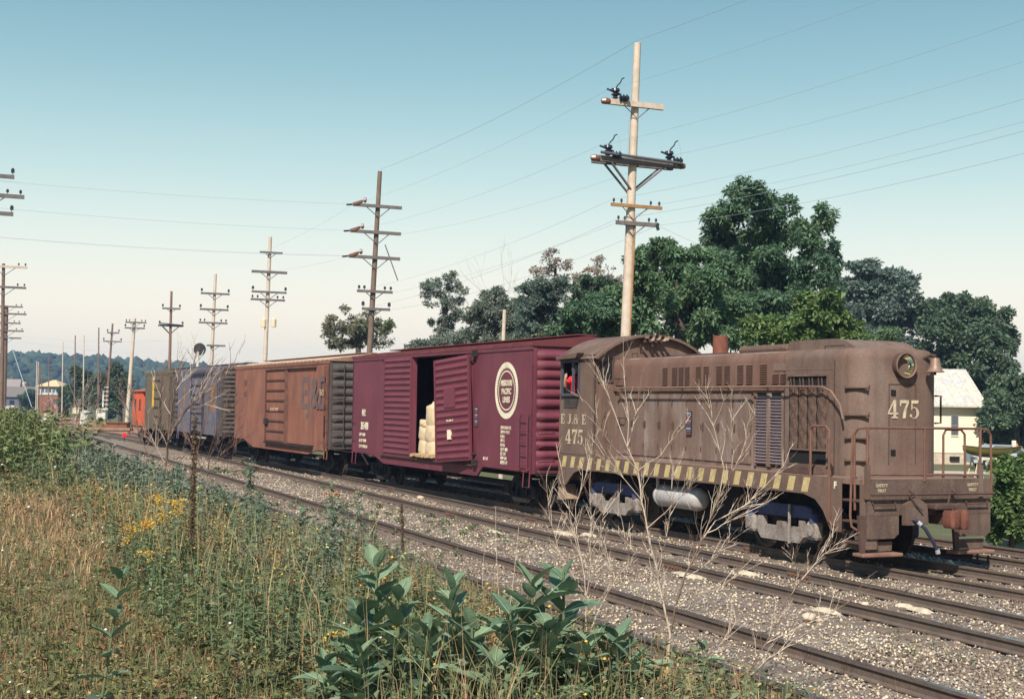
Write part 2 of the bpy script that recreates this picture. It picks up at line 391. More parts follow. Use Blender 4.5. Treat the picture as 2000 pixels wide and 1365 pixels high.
bm=bmesh.new(); bmesh.ops.create_icosphere(bm,subdivisions=2,radius=1); icov=np.array([v.co[:] for v in bm.verts]); icof=np.array([[v.index for v in f.verts] for f in bm.faces]); bm.free()
bm=bmesh.new(); bmesh.ops.create_icosphere(bm,subdivisions=1,radius=1); ic1v=np.array([v.co[:] for v in bm.verts]); ic1f=np.array([[v.index for v in f.verts] for f in bm.faces]); bm.free()
def blobs(name,P,rad,mate,label,seed,kind='stuff',cat='trees'):
    rng=np.random.default_rng(seed); n=len(P); k=len(ic1v)
    d=1+rng.uniform(-.42,.42,(n,k))
    W=ic1v[None]*d[...,None]*rad[:,None,None]*np.stack([np.ones(n),np.ones(n),rng.uniform(.7,1.1,n)],1)[:,None,:]+P[:,None,:]
    Fx=(ic1f[None]+k*np.arange(n)[:,None,None]).reshape(-1,3)
    return tag(link(name,np_mesh(name,W.reshape(-1,3),Fx,False),mate),label,cat,kind=kind)
rng=np.random.default_rng(5); n=13000
xx=rng.uniform(-900,350,n); yy=rng.uniform(600,1280,n); zz=hill_h(xx,yy)-5+2*np.sin(xx*.013+yy*.007)
blobs('far_woods',np.stack([xx,yy,zz+rng.uniform(0,3.5,n)],1),rng.uniform(1.8,5.0,n),FOR,'hazy blue wooded ridge on the left horizon',6)
# ================================================================== ROLLING STOCK
DARK=mat('grimy black running gear',(.03,.027,.025),var=.4,rough=.9,speck=.3)
WHEEL=mat('brown wheel steel',(.075,.055,.045),var=.3,rough=.7,speck=.2)
GREYF=mat('dusty grey truck frame',(.33,.29,.265),col2=(.19,.145,.12),scale=4,var=.35,dust=(.12,.085,.07,.6),speck=.3,speck_scale=30,streak=.5,streak_col=(.12,.08,.06),bump=.4,bscale=30)
def wheelset_mesh(r=.42,gauge=.745):
    b=MB()
    for sd in (-1,1):
        y=sd*gauge
        b.lathe([(r+.03,-.02*0+(-.03 if sd>0 else .07)*1),(r+.03,-.005 if sd>0 else .045),(r,.0 if sd>0 else .04),(r,.075 if sd>0 else -.035),(r-.07,.08 if sd>0 else -.04),(r-.09,.05 if sd>0 else -.01),(.12,.03 if sd>0 else .01),(.1,.09 if sd>0 else -.05)][::1],(0,y-(0 if sd>0 else 0),r),'y',24)
    b.cyl((0,-1.02,r),(0,1.02,r),.075,n=10); return b.mesh('wheelset',smooth=35)
ws_me=wheelset_mesh(); ws_me.materials.append(WHEEL)
def sideframe(y,sgn):
    b=MB()
    # cast frame: arch with bolster opening and journal boxes
    for poly in ([(-1.05,.36),(-1.05,.56),(-.62,.60),(-.38,.80),(.38,.80),(.62,.60),(1.05,.56),(1.05,.36),(.80,.36),(.62,.46),(.42,.64),(-.42,.64),(-.62,.46),(-.80,.36)],
                 [(-.80,.36),(-.62,.46),(-.36,.28),(.36,.28),(.62,.46),(.80,.36),(.45,.14),(-.45,.14)],
                 [(-.36,.28),(-.36,.64),(-.26,.64),(-.26,.28)],[(.26,.28),(.26,.64),(.36,.64),(.36,.28)]):
        b.prism(poly,y-.06,y+.06)
    for x in (-.85,.85): b.box(x-.14,x+.14,y-sgn*-.0-.11,y+.11,.29,.56)
    return b
def car_truck(parent,x):
    t=empty('truck',(x,0,0),0,parent)
    for sd in (-1,1): sideframe(sd*.99,sd).obj('side_frame',DARK,t)
    for k in (-.85,.85): link('wheelset',ws_me,None,t,loc=(k,0,0))
    b=MB().box(-.2,.2,-1.1,1.1,.5,.72)
    for sd in (-1,1):
        for k in (-.12,.0,.12): b.cyl((k,sd*.99,.28),(k,sd*.99,.5),.05,n=8)
    b.obj('bolster',DARK,t); return t
def corrugated_end(b, x, sgn, z0, z1, W, n_up, n_lo, depth=.09, mid=None):
    mid = mid if mid is not None else (z0+z1)/2
    def bulge(z):
        for (a,c,n) in ((z0+.06,mid-.05,n_lo),(mid+.05,z1-.05,n_up)):
            if a<z<c:
                t=(z-a)/(c-a)*n; return max(0,math.sin(math.pi*(t%1)))**.7
        return 0
    def fn(u,v):
        y=-W+2*W*u; z=z0+(z1-z0)*v; e=1-abs(2*u-1); tp=min(1,e/.10); return (x+sgn*depth*bulge(z)*(tp**.6), y, z)
    b.grid(fn,24,120)
def grab(b, p, q, out, r=.012):
    p=Vector(p);q=Vector(q);o=Vector(out); b.tube([p,p+o,q+o,q],r,5)
def text_obj(txt, size, mate, parent, x, y, z, face='-y', sx=1.0, bold=0.0, name='lettering', spacing=1.0, align='CENTER', extr=.002, rotz=None):
    cu=bpy.data.curves.new('t','FONT'); cu.body=txt; cu.size=size; cu.offset=bold; cu.extrude=extr; cu.align_x=align; cu.align_y='CENTER'; cu.resolution_u=3; cu.space_character=spacing
    ob=bpy.data.objects.new('t',cu); COL.objects.link(ob)
    dg=bpy.context.evaluated_depsgraph_get(); me=bpy.data.meshes.new_from_object(ob.evaluated_get(dg)); bpy.data.objects.remove(ob); bpy.data.curves.remove(cu)
    me.name=name
    rot={'-y':(R(90),0,0),'+x':(R(90),0,R(90))}[face] if rotz is None else (R(90),0,rotz)
    o=link(name,me,None,parent,loc=(x,y,z),rot=rot,scale=(sx,1,1)); me.materials.clear(); me.materials.append(mate); return o
GL={'4':[[(0,.30),(.40,1),(.50,1),(.11,.32)],[(0,.21),(.72,.21),(.72,.31),(0,.31)],[(.38,.06),(.57,.06),(.57,1),(.38,1)],[(.26,0),(.69,0),(.69,.08),(.26,.08)]],
 '7':[[(.02,.82),(.64,.82),(.64,1),(.02,1)],[(.02,.66),(.08,.66),(.14,.83),(.02,.83)],[(.48,.83),(.64,.83),(.64,.90),(.48,.52),(.42,0),(.20,0),(.24,.30),(.34,.56)]],
 'E':[[(.08,0),(.26,0),(.26,1),(.08,1)],[(0,.92),(.62,.92),(.62,1),(0,1)],[(0,0),(.64,0),(.64,.08),(0,.08)],[(.2,.46),(.46,.46),(.46,.54),(.2,.54)],[(.56,.74),(.62,.74),(.62,.94),(.54,.94)],[(.56,.06),(.66,.06),(.66,.28),(.60,.28)],[(.42,.38),(.47,.38),(.47,.62),(.42,.62)]],
 'J':[[(.26,.2),(.44,.2),(.44,1),(.26,1)],[(.14,.92),(.58,.92),(.58,1),(.14,1)],[(.44,.25),(.26,.25),(.20,.10),(.05,.08),(.05,-.02),(.24,-.02),(.40,.08)],[(-.02,.06),(.10,.04),(.12,.18),(0,.2)]],
 '.':[[(.02,0),(.16,0),(.16,.14),(.02,.14)]]}
def arcpoly(cx,cy,ro,ri,a0,a1,n=12,sy=1.0):
    return [[(cx+ro*math.cos(a),cy+sy*ro*math.sin(a)),(cx+ro*math.cos(b),cy+sy*ro*math.sin(b)),(cx+ri(b)*math.cos(b),cy+sy*ri(b)*math.sin(b)),(cx+ri(a)*math.cos(a),cy+sy*ri(a)*math.sin(a))] for a,b in zip(np.linspace(a0,a1,n+1)[:-1],np.linspace(a0,a1,n+1)[1:])]
GL['5']=[[(.09,.82),(.54,.82),(.60,1),(.09,1)],[(.09,.46),(.16,.52),(.16,.84),(.09,.84)]]+arcpoly(.29,.31,.32,lambda a:.32-.03-.17*max(0,math.cos(a)),2.4,-2.5,16)+[[(-.02,.10),(.12,.06),(.14,.22),(.0,.24)]]
GL['&']=arcpoly(.30,.78,.21,lambda a:.13,0,6.283,16)+arcpoly(.30,.29,.30,lambda a:.30-.07-.08*max(0,-math.cos(a)),.9,5.6,18)+[[(.16,.66),(.32,.66),(.74,.02),(.56,.02)],[(.50,.50),(.80,.50),(.80,.56),(.50,.56)],[(.60,.5),(.68,.5),(.52,.18),(.46,.24)]]
GW={'4':.80,'7':.72,'5':.74,'E':.80,'J':.66,'.':.30,'&':.92,' ':.35}
def serif_text(txt,h,mate,parent,x,y,z,face='-y',sx=1.0):
    # roman painted lettering built stroke by stroke; x is the left edge
    o=empty('lettering',(x,y,z),{'-y':0,'+x':R(90)}[face],parent); cur=0.0
    for ch in txt:
        if ch!=' ':
            b=MB()
            for q,pl in enumerate(GL[ch]): b.add([((cur+p[0])*h*sx,-.0012*(q%6),p[1]*h) for p in pl],[tuple(range(len(pl)))])
            b.obj('letter',mate,o)
        cur+=GW[ch]
    return o
def ladder(parent, mate, x0, x1, y, z0, z1, n, out=-.06, name='ladder', r=.012):
    o=empty(name,(0,0,0),0,parent)
    for xx in (x0,x1): MB().tube([(xx,y+out,z0),(xx,y+out,z1)],r*1.5,5).obj('stile',mate,o)
    for k in range(n):
        z=z0+(z1-z0)*(k+.5)/n; MB().tube([(x0,y+out,z),(x1,y+out,z)],r,5).obj('rung',mate,o)
    for zz in (z0+.03,z1-.03):
        for xx in (x0,x1): MB().box(xx-.015,xx+.015,y+out,y,zz-.02,zz+.02).obj('bracket',mate,o)
    return o

def boxcar(name,label,s_mid,Lc,paint,endpaint,roofpaint,opening=None,zb=1.0,ze=4.25,belly=None,W=1.57,end_n=(6,6),ribs=14,trucks=None,group='freight cars in the train',ends_both=True,seams=(),roofrib=None):
    t=thing(name,label,'freight car',TR.w(s_mid,0),-TR.th,group)
    h=Lc/2
    # side walls (near side at -y), floor, roof and ends
    def wallpoly(x0,x1):
        lo=[(x0,zb),(x1,zb)]
        if belly:
            pts=[p for p in belly if x0<p[0]<x1]
            def bz(x):
                xs=[-h]+[p[0] for p in belly]+[h]; zs=[zb]+[p[1] for p in belly]+[zb]; return float(np.interp(x,xs,zs))
            lo=[(x0,bz(x0))]+pts+[(x1,bz(x1))]
        return lo
    if opening:
        o0,o1,oz0,oz1=opening
        MB().prism(wallpoly(-h,o0)+[(o0,ze),(-h,ze)],-W,-W+.06).obj('side_wall',paint,t)
        MB().prism(wallpoly(o1,h)+[(h,ze),(o1,ze)],-W,-W+.06).obj('side_wall',paint,t)
        MB().prism(wallpoly(o0,o1)+[(o1,oz0),(o0,oz0)],-W,-W+.06).obj('side_sill',paint,t)
        MB().box(o0,o1,-W,-W+.06,oz1,ze).obj('door_header',paint,t)
    else:
        MB().prism(wallpoly(-h,h)+[(h,ze),(-h,ze)],-W,-W+.06).obj('side_wall',paint,t)
    MB().prism(wallpoly(-h,h)+[(h,ze),(-h,ze)],W-.06,W).obj('side_wall',paint,t)
    MB().box(-h+.03,h-.03,-W+.06,W-.06,zb-.02,zb+.12).obj('floor',mat('car floor planks',(.16,.12,.08),var=.3),t)
    for sg in (-1,1):
        b=MB().box(sg*(h-.04)-.02,sg*(h-.04)+.02,-W+.06,W-.06,zb,ze-.02); corrugated_end(b,sg*(h-.015),sg,zb+.02,ze-.1,W-.1,*end_n)
        e=b.obj('end_wall',endpaint,t,smooth=35)
        for yy in (-1,1):      # corner posts
            MB().prism([(sg*h-sg*.1,yy*W),(sg*h+sg*.006,yy*W),(sg*h+sg*.006,yy*(W-.1)),(sg*h-sg*.1,yy*(W-.1))],zb-.03,ze,'z').obj('corner_post',endpaint,t)
    rz=.24
    b=MB(); rp=[(-W-.03,ze-.03),(-W-.03,ze+.03),(-W*.5,ze+.15),(0,ze+rz),(W*.5,ze+.15),(W+.03,ze+.03),(W+.03,ze-.03)]
    b.prism(rp,-h-.04,h+.04,'x'); roof=b.obj('roof',roofpaint,t)
    rb=MB().prism([(-W-.04,ze-.02),(-W-.04,ze+.055),(-W*.5,ze+.18),(0,ze+rz+.03),(W*.5,ze+.18),(W+.04,ze+.055),(W+.04,ze-.02)],-.035,.035,'x').mesh('roof_rib'); rb.materials.append(roofrib or roofpaint)
    for k in range(ribs+1): link('roof_rib',rb,None,roof,loc=(-h+Lc*k/ribs,0,0.004))
    MB().box(-h+.1,h-.1,-.28,.28,ze+rz+.05,ze+rz+.08).obj('running_board',roofpaint,t)
    # eave rail, side sill, steps, couplers, centre sill
    MB().box(-h,h,-W-.025,-W,ze-.12,ze-.04).obj('eave_rail',paint,t)
    for sg in (-1,1):
        b=MB(); 
        for yy in (-W,): b.tube([(sg*(h-.12),yy,zb),(sg*(h-.12),yy-.02,.62),(sg*(h-.5),yy-.02,.62),(sg*(h-.5),yy,zb)],.018,5)
        b.obj('stirrup_step',paint,t)
        c=MB().box(sg*h-.02 if sg>0 else -h-.55,sg*h+.55 if sg>0 else -h+.02,-.09,.09,.78,1.0)
        c.bbox(sg*(h+.5)-.13,sg*(h+.5)+.13,-.17,.17,.72,1.06,.04).obj('coupler',mat('rusty coupler',(.10,.06,.04),var=.3),t)
        MB().tube([(sg*(h+.05),-.35,.9),(sg*(h+.35),-.35,.75),(sg*(h+.5),-.2,.45)],.03,6).obj('air_hose',DARK,t)
    MB().box(-h+.3,h-.3,-.32,.32,.72,zb-.02).obj('centre_sill',DARK,t)
    b=MB().cyl((-1.2,-.75,.72),(.1,-.75,.72),.2,n=14); b.box(.5,1.0,-1.0,-.6,.55,.85); b.tube([(-h+2.5,-.6,.6),(h-2.5,-.6,.6)],.025,5); b.obj('brake_gear',DARK,t)
    for sg in (-1,1): car_truck(t,sg*(trucks if trucks else h-1.75))
    for x in seams: MB().box(x-.01,x+.01,-W-.006,-W,zb+.02,ze-.12).obj('seam_strip',paint,t)
    return t

def ribbed_door(parent,mate,x0,x1,z0,z1,y,n,name='door',rib=.035,th=.05,flat=False):
    # a door leaf made of horizontal pressed ribs
    d=MB().box(x0,x1,y-th,y,z0,z1).obj(name,mate,parent)
    k=MB(); hh=(z1-z0)/n
    k.add([(x0+.08,0,-hh*.36),(x1-.08,0,-hh*.36),(x1-.08,-rib,hh*.02),(x0+.08,-rib,hh*.02),(x0+.08,-.002,hh*.4),(x1-.08,-.002,hh*.4)],[(0,1,2,3),(3,2,5,4),(0,3,4),(1,5,2)])
    me=k.mesh('door_rib'); me.materials.append(mate)
    for q in range(n): link('door_rib',me,None,d,loc=(0,y-th-.001,z0+hh*(q+.5)))
    MB().box(x0-.01,x0+.05,y-th-.03,y-th,z0,z1).obj('door_edge',mate,d); MB().box(x1-.05,x1+.01,y-th-.03,y-th,z0,z1).obj('door_edge',mate,d)
    return d

# ---------------------------------------------------------------- maroon boxcar with the open doors
MPM=mat('maroon car paint',(.168,.038,.058),col2=(.132,.033,.052),scale=.5,var=.22,dust=(.22,.075,.09,.25),streak=.35,streak_col=(.07,.02,.025),speck=.12,speck_scale=45,rough=.6,spec=.35)
MPR=mat('maroon roof',(.155,.04,.045),col2=(.11,.03,.03),scale=1,var=.2,rough=.6)
CREAM=mat('cream lettering',(.78,.70,.53),var=.15,speck=.15,rough=.8)
ms=-47.57+7.4
mp=boxcar('boxcar','maroon boxcar with round cream emblem and two ribbed doors, one hanging open',ms,14.8,MPM,MPM,MPR,opening=(-41.5-ms-.0,-37.2-ms,1.14,4.12),
   belly=[(-45.3-ms,1.0),(-44.2-ms,.74),(-36.35-ms,.74),(-35.95-ms,1.02)],end_n=(6,6),ribs=12)
W=1.57
ribbed_door(mp,MPM,-44.05-ms,-41.5-ms,1.04,4.14,-W-.02,17,'door')
MB().box(-41.56-ms,-41.46-ms,-W-.03,-W+.1,1.1,4.14).obj('door_post',MPM,mp)
MB().box(-36.84-ms,-36.74-ms,-W-.05,-W,1.0,4.15).obj('door_post',MPM,mp)
# hanging door: hinged at the right, swung out and sagging at its left edge
dl=ribbed_door(mp,MPM,-1.93,0,-1.47,1.47,0,15,'door',rib=.04)
dl.location=(-36.62-ms,-W-.08,2.635)
dl.rotation_euler=(Matrix.Rotation(R(8.5),3,'Z')@Matrix.Rotation(R(-4.2),3,'Y')).to_euler()
MB().box(-1.36,-.76,-.1,-.051,.05,.62).obj('placard_board',MPM,dl)
MB().box(-1.2,-1.02,-.105,-.055,-.85,-.58).obj('paper_tag',CREAM,dl)
text_obj('VOL 3886 CF',.07,CREAM,dl,-1.05,-.097,-.32,bold=.002)
for zz in (1.3,-1.3): MB().tube([(0,-.02,zz),(.12,.05,zz),(.14,.1,zz)],.03,6).obj('crank_arm',DARK,dl)
for (x,zz) in ((-36.5-ms,4.12),(-36.4-ms,1.1)):
    MB().box(x-.08,x+.12,-W-.12,-W,zz-.08,zz+.08).obj('door_bracket',DARK,mp)
MB().box(-44.4-ms,-36.6-ms,-W-.07,-W,1.0,1.04).obj('door_track',mat('rusty door track',(.10,.05,.035),var=.3),mp)
MB().box(-44.4-ms,-36.6-ms,-W-.07,-W,4.14,4.19).obj('door_track',MPM,mp)
# broken plank edge of the floor in the doorway
b=MB(); rr=random.Random(4)
for k in range(16):
    x=-41.4-ms+k*.13; b.box(x,x+.11,-W-.10-rr.random()*.06,-W+.25,1.10+rr.uniform(-.02,.02),1.15+rr.uniform(0,.05))
b.obj('splintered_floor_edge',mat('splintered wood',(.52,.36,.2),var=.4,speck=.4,speck_scale=30),mp)
# emblem: cream ring with saw-tooth inside, thin ring, three lines of lettering
hx_,hz_=-34.42-ms,3.09
b=MB(); n=48; ro,ri=.75,.575
vo=[(hx_+ro*math.sin(2*math.pi*k/(2*n)),-W-.004,hz_+ro*math.cos(2*math.pi*k/(2*n))) for k in range(2*n)]
vi=[(hx_+(ri+(.05 if k%2 else 0))*math.sin(2*math.pi*k/(2*n)),-W-.004,hz_+(ri+(.05 if k%2 else 0))*math.cos(2*math.pi*k/(2*n))) for k in range(2*n)]
b.add(vo+vi,[(k,(k+1)%(2*n),2*n+(k+1)%(2*n),2*n+k) for k in range(2*n)])
hr=b.obj('emblem',CREAM,mp); tag(hr,'round cream emblem with saw-tooth rim and three lines of lettering')
b=MB(); vo=[];vi=[]
for k in range(64):
    a=2*math.pi*k/64; vo.append((hx_+.53*math.sin(a),-W-.004,hz_+.53*math.cos(a))); vi.append((hx_+.495*math.sin(a),-W-.004,hz_+.495*math.cos(a)))
b.add(vo+vi,[(k,(k+1)%64,64+(k+1)%64,64+k) for k in range(64)]); b.obj('emblem_ring',CREAM,hr)
for txt,dz,sx in (('MISSOURI',.19,.80),('PACIFIC',-.03,.82),('LINES',-.25,.86)): text_obj(txt,.215,CREAM,hr,hx_,-W-.006,hz_+dz,sx=sx,bold=.006)
text_obj('M.P.',.30,CREAM,mp,-46.28-ms,-W-.004,2.36,sx=.8,bold=.012)
text_obj('351408',.34,CREAM,mp,-46.2-ms,-W-.004,1.91,sx=.78,bold=.014)
for k,tx in enumerate(('CAPY 110000','LD LMT 109300','LT WT 59700 2-64')): text_obj(tx,.14,CREAM,mp,-46.75-ms,-W-.004,1.62-.2*k,sx=.8,bold=.004,align='LEFT')
for k,tx in enumerate(('EXW 10 8 H 14 2','EW 9 4  H 15 1','IL 50 6','IW 9 2','IH 10 6','CU FT 4888','BLT 3-57','NEW 2-64','REPKD 5-71')): text_obj(tx,.12,CREAM,mp,-34.75-ms,-W-.004,2.1-.115*k,sx=.75,bold=.003,align='LEFT')
text_obj('BLT 3-57',.11,CREAM,mp,-35.75-ms,-W-.004,1.24,sx=.8,bold=.003)
# colour-coded identification plate
pl=MB().box(-36.55-ms,-36.32-ms,-W-.012,-W,2.08,2.64).obj('identification_plate',mat('dark plate',(.03,.03,.035)),mp)
cols=[(.25,.05,.04),(.1,.13,.25),(.35,.33,.35)]
for k in range(9): MB().box(-36.53-ms,-36.34-ms,-W-.015,-W-.012,2.11+k*.057,2.15+k*.057).obj('colour_bar',mat('plate bar %d'%(k%3),cols[k%3]),pl)
ladder(mp,MPM,-33.43-ms,-32.92-ms,-W,1.05,2.5,5,out=-.08)
b=MB()
for zz in (1.35,1.7,2.05,2.4): grab(b,(7.43,-1.45,zz),(7.43,-1.0,zz),(.08,0,0))
b.obj('end_ladder',MPM,mp)
for zz in (1.45,2.05): 
    b=MB(); grab(b,(-7.35,-W,zz),(-6.95,-W,zz),(0,-.06,0)); b.obj('grab_iron',MPM,mp)
MB().tube([(7.45,-1.5,1.0),(7.6,-1.55,.95),(7.75,-.4,.95)],.015,5).obj('uncoupling_lever',DARK,mp)

# sacks in the doorway
SACK=mat('cream paper sack',(.66,.52,.34),col2=(.58,.45,.29),scale=5,var=.12,bump=.3,bscale=9,rough=.9)
def sack(name,label,x,y,z,w,d,hh,tie,seed):
    rr=random.Random(seed); b=MB(); n=20; m=10
    def rad(v):
        k=1-.10*abs(2*v-1)**3
        if tie and v>.82: k*=1-.45*math.sin((v-.82)/.18*math.pi*.62)
        return k
    def fn(u,v):
        a=2*math.pi*u; ca,sa=math.cos(a),math.sin(a); e=.62
        cx=math.copysign(abs(ca)**e,ca)*w/2; cy=math.copysign(abs(sa)**e,sa)*d/2
        wr=1+.035*math.sin(5*a+seed)*math.sin(v*9+seed)+.02*math.sin(11*a+v*14)
        return (cx*rad(v)*wr,cy*rad(v)*wr,hh*v+.02*math.sin(3*a+seed)*(v>.5))
    b.grid(fn,n,m); top=[b.v[-(n+1)+i] for i in range(n)]; o=len(b.v)
    b.add([p for p in top]+[(0,0,hh*(.93 if tie else .99))],[(i,(i+1)%n,n) for i in range(n)])
    bot=[b.v[i] for i in range(n)]; b.add(bot,[tuple(range(n))[::-1]])
    o=link(name,b.mesh(name,smooth=70),SACK,loc=TR.w(x,y,z),rot=(0,0,-TR.th+rr.uniform(-.06,.06))); 
    return tag(o,label,'sack','pale sacks stacked in the open doorway')
fl=1.125
sack('sack','lowest pale sack of the left stack in the doorway',-41.0,-1.15,fl,.74,.7,.46,False,1)
sack('sack','middle pale sack of the left stack in the doorway',-41.0,-1.15,fl+.45,.72,.68,.42,False,2)
sack('sack','flat top sack of the left stack in the doorway',-41.0,-1.15,fl+.86,.70,.66,.22,False,3)
sack('sack','lowest pale sack of the tall right stack in the doorway',-40.15,-1.2,fl,.86,.8,.44,False,4)
sack('sack','middle pale sack of the tall right stack in the doorway',-40.15,-1.2,fl+.43,.86,.8,.50,False,5)
sack('sack','top sack with gathered neck on the tall right stack',-40.12,-1.2,fl+.92,.84,.78,.72,True,6)

# ---------------------------------------------------------------- rusty orange-brown boxcar
EJM=mat('rusty orange car paint',(.275,.105,.07),col2=(.205,.09,.07),scale=.45,var=.3,dust=(.36,.18,.105,.55),streak=.6,streak_col=(.15,.08,.065),speck=.22,speck_scale=35,rough=.75)
EJE=mat('rusty grey end',(.095,.078,.073),col2=(.065,.05,.047),scale=2,var=.3,speck=.3)
EJR=mat('rusty roof',(.30,.17,.11),col2=(.24,.12,.07),scale=2,var=.3,speck=.3)
EJP=mat('highlight-pale roof rib',(.62,.48,.38),var=.2)  # pale rib colour paints in the bright highlights along the eaves
es=-65.13+7.4
ej=boxcar('boxcar','rusty orange boxcar with faded dark lettering behind the maroon boxcar',es,14.8,EJM,EJE,EJR,belly=[(-63.2-es,1.0),(-61.6-es,.70),(-53.0-es,.70),(-51.9-es,.9),(-50.6-es,.9)],end_n=(5,5),ribs=26,seams=(-63.3-es,-61.2-es),roofrib=EJP)
d=MB().box(-59.2-es,-56.1-es,-W-.06,-W-.01,1.05,4.02).obj('door',EJM,ej)
for k in range(8): MB().box(-59.1-es,-56.2-es,-W-.10,-W-.06,1.07+k*.418-.03,1.07+k*.418+.03).obj('door_rib',mat('dark rusty rib',(.12,.05,.038),var=.3),d)
MB().box(-59.25-es,-59.12-es,-W-.10,-W-.01,1.0,4.05).obj('door_edge',mat('dark rusty rib',(.12,.05,.038)),d)
MB().box(-56.2-es,-55.85-es,-W-.09,-W,1.0,4.08).obj('door_post',mat('dark rust post',(.16,.075,.055),var=.3),ej)
MB().box(-55.85-es,-52.15-es,-W-.03,-W,1.05,3.98).obj('door',EJM,ej)
MB().box(-59.3-es,-52.0-es,-W-.12,-W,4.0,4.09).obj('door_hood',mat('dark rust post',(.16,.075,.055)),ej)
MB().box(-59.3-es,-52.3-es,-W-.12,-W,.95,1.02).obj('door_track',mat('black track',(.03,.022,.02),var=.3),ej)
MB().box(-59.2-es,-58.75-es,-W-.16,-W-.06,1.75,1.98).obj('door_lock',DARK,d)
GLYPH=mat('faded grey lettering',(.15,.105,.10),var=.2,speck=.3,speck_scale=30)
text_obj('EJ&E',1.72,GLYPH,ej,-52.35-es,-W-.036,2.98,sx=.98,bold=.03,name='lettering')
text_obj('7612',.34,mat('ghost lettering',(.62,.46,.27),speck=.4),ej,-51.2-es,-W-.042,3.04,sx=.8)
text_obj('3-60',.16,GLYPH,ej,-51.2-es,-W-.004,1.2)
text_obj('EJ&E',.36,mat('ghost brown',(.19,.085,.06)),ej,-63.1-es,-W-.009,3.5,sx=.8); text_obj('6015',.36,mat('ghost brown',(.19,.085,.06)),ej,-63.1-es,-W-.009,3.0,sx=.8)
text_obj('DO NOT HUMP',.2,mat('pale stencil',(.7,.45,.3)),ej,-57.7-es,-W-.105,2.36,sx=.9)
MB().box(-51.0-es,-50.82-es,-W-.02,-W,1.4,2.2).obj('identification_plate',mat('dark plate',(.03,.03,.035)),ej)
ladder(ej,mat('dark rusty rib',(.12,.05,.038)),7.0,7.36,-W,1.0,4.05,7,out=-.07)
b=MB()
for k in range(7): grab(b,(7.43,-1.5,1.3+.4*k),(7.43,-1.05,1.3+.4*k),(.1,0,0),.013)
b.tube([(7.53,-1.05,1.0),(7.53,-1.05,4.1)],.016,5); b.obj('end_ladder',EJE,ej)
MB().tube([(7.45,-1.5,.98),(7.9,-1.5,.98),(8.3,-.9,.9)],.018,5).obj('uncoupling_lever',DARK,ej)

# ---------------------------------------------------------------- blue-grey boxcar
BLM=mat('blue grey car paint',(.145,.140,.178),col2=(.165,.13,.135),scale=.6,var=.25,streak=.3,streak_col=(.12,.075,.06),speck=.4,speck_scale=28,rough=.85)
bs_=-73.2
bl=boxcar('boxcar','faded blue-grey boxcar with orange rust patches and a ribbed door',bs_,10.5,BLM,EJE,BLM,end_n=(7,7),ribs=12,trucks=3.6)
d=MB().box(-74.5-bs_,-71.8-bs_,-W-.06,-W-.01,1.05,4.0).obj('door',BLM,bl)
for k in range(7): MB().box(-74.4-bs_,-71.9-bs_,-W-.10,-W-.06,1.1+k*.47-.03,1.1+k*.47+.03).obj('door_rib',mat('dark blue rib',(.05,.045,.07),var=.3),d)
for x in (-74.5,-71.75): MB().box(x-bs_-.06,x-bs_+.06,-W-.11,-W-.01,1.0,4.02).obj('door_edge',mat('dark blue rib',(.05,.045,.07)),d)
MB().box(-75-bs_,-69.5-bs_,-W-.12,-W,4.0,4.07).obj('door_hood',mat('dark blue rib',(.05,.045,.07)),bl)
RUSTL=mat('orange rust lettering',(.30,.15,.075),var=.35,speck=.4,speck_scale=12)
text_obj('P',.95,RUSTL,bl,-70.4-bs_,-W-.004,3.1,sx=.7); MB().box(-70.05-bs_,-69.2-bs_,-W-.004,-W,2.15,3.45).obj('rust_patch',RUSTL,bl)
MB().box(-70.5-bs_,-70.2-bs_,-W-.004,-W,2.2,2.6).obj('rust_patch',RUSTL,bl)
MB().box(-76.9-bs_,-76.4-bs_,-W-.004,-W,2.3,3.4).obj('rust_patch',RUSTL,bl); MB().box(-77.7-bs_,-77.2-bs_,-W-.004,-W,1.6,2.3).obj('rust_patch',RUSTL,bl)
ladder(bl,mat('dark blue rib',(.05,.045,.07)),4.75,5.15,-W,1.0,4.0,7,out=-.07)
MB().box(-73.6-bs_,-71.5-bs_,-W-.25,-W+.1,.78,.86).obj('crossover_step',mat('pale step',(.4,.36,.33)),bl)

# ---------------------------------------------------------------- brown boxcar
BRM=mat('olive brown car paint',(.165,.125,.085),col2=(.12,.09,.07),scale=.6,var=.3,streak=.3,streak_col=(.08,.055,.04),speck=.25,speck_scale=25)
ks=-84.2
br=boxcar('boxcar','dull brown boxcar with a yellow door post, second from the end of the train',ks,8.6,BRM,EJE,BRM,end_n=(5,5),ribs=9,trucks=2.7)
MB().box(-85.75-ks,-85.35-ks,-W-.08,-W,2.2,3.95).obj('door_post',mat('yellow paint',(.68,.44,.05),var=.2),br)
d=MB().box(-85.3-ks,-83.2-ks,-W-.05,-W-.005,1.05,3.98).obj('door',BRM,br)
for k in range(6): MB().box(-85.2-ks,-83.3-ks,-W-.09,-W-.05,1.2+k*.52-.03,1.2+k*.52+.03).obj('door_rib',mat('dark brown rib',(.06,.045,.035)),d)
MB().box(-83.25-ks,-83.05-ks,-W-.10,-W,1.0,4.0).obj('door_edge',mat('dark brown rib',(.06,.045,.035)),d)
ladder(br,mat('dark brown rib',(.06,.045,.035)),3.8,4.15,-W,1.0,4.0,6,out=-.07)

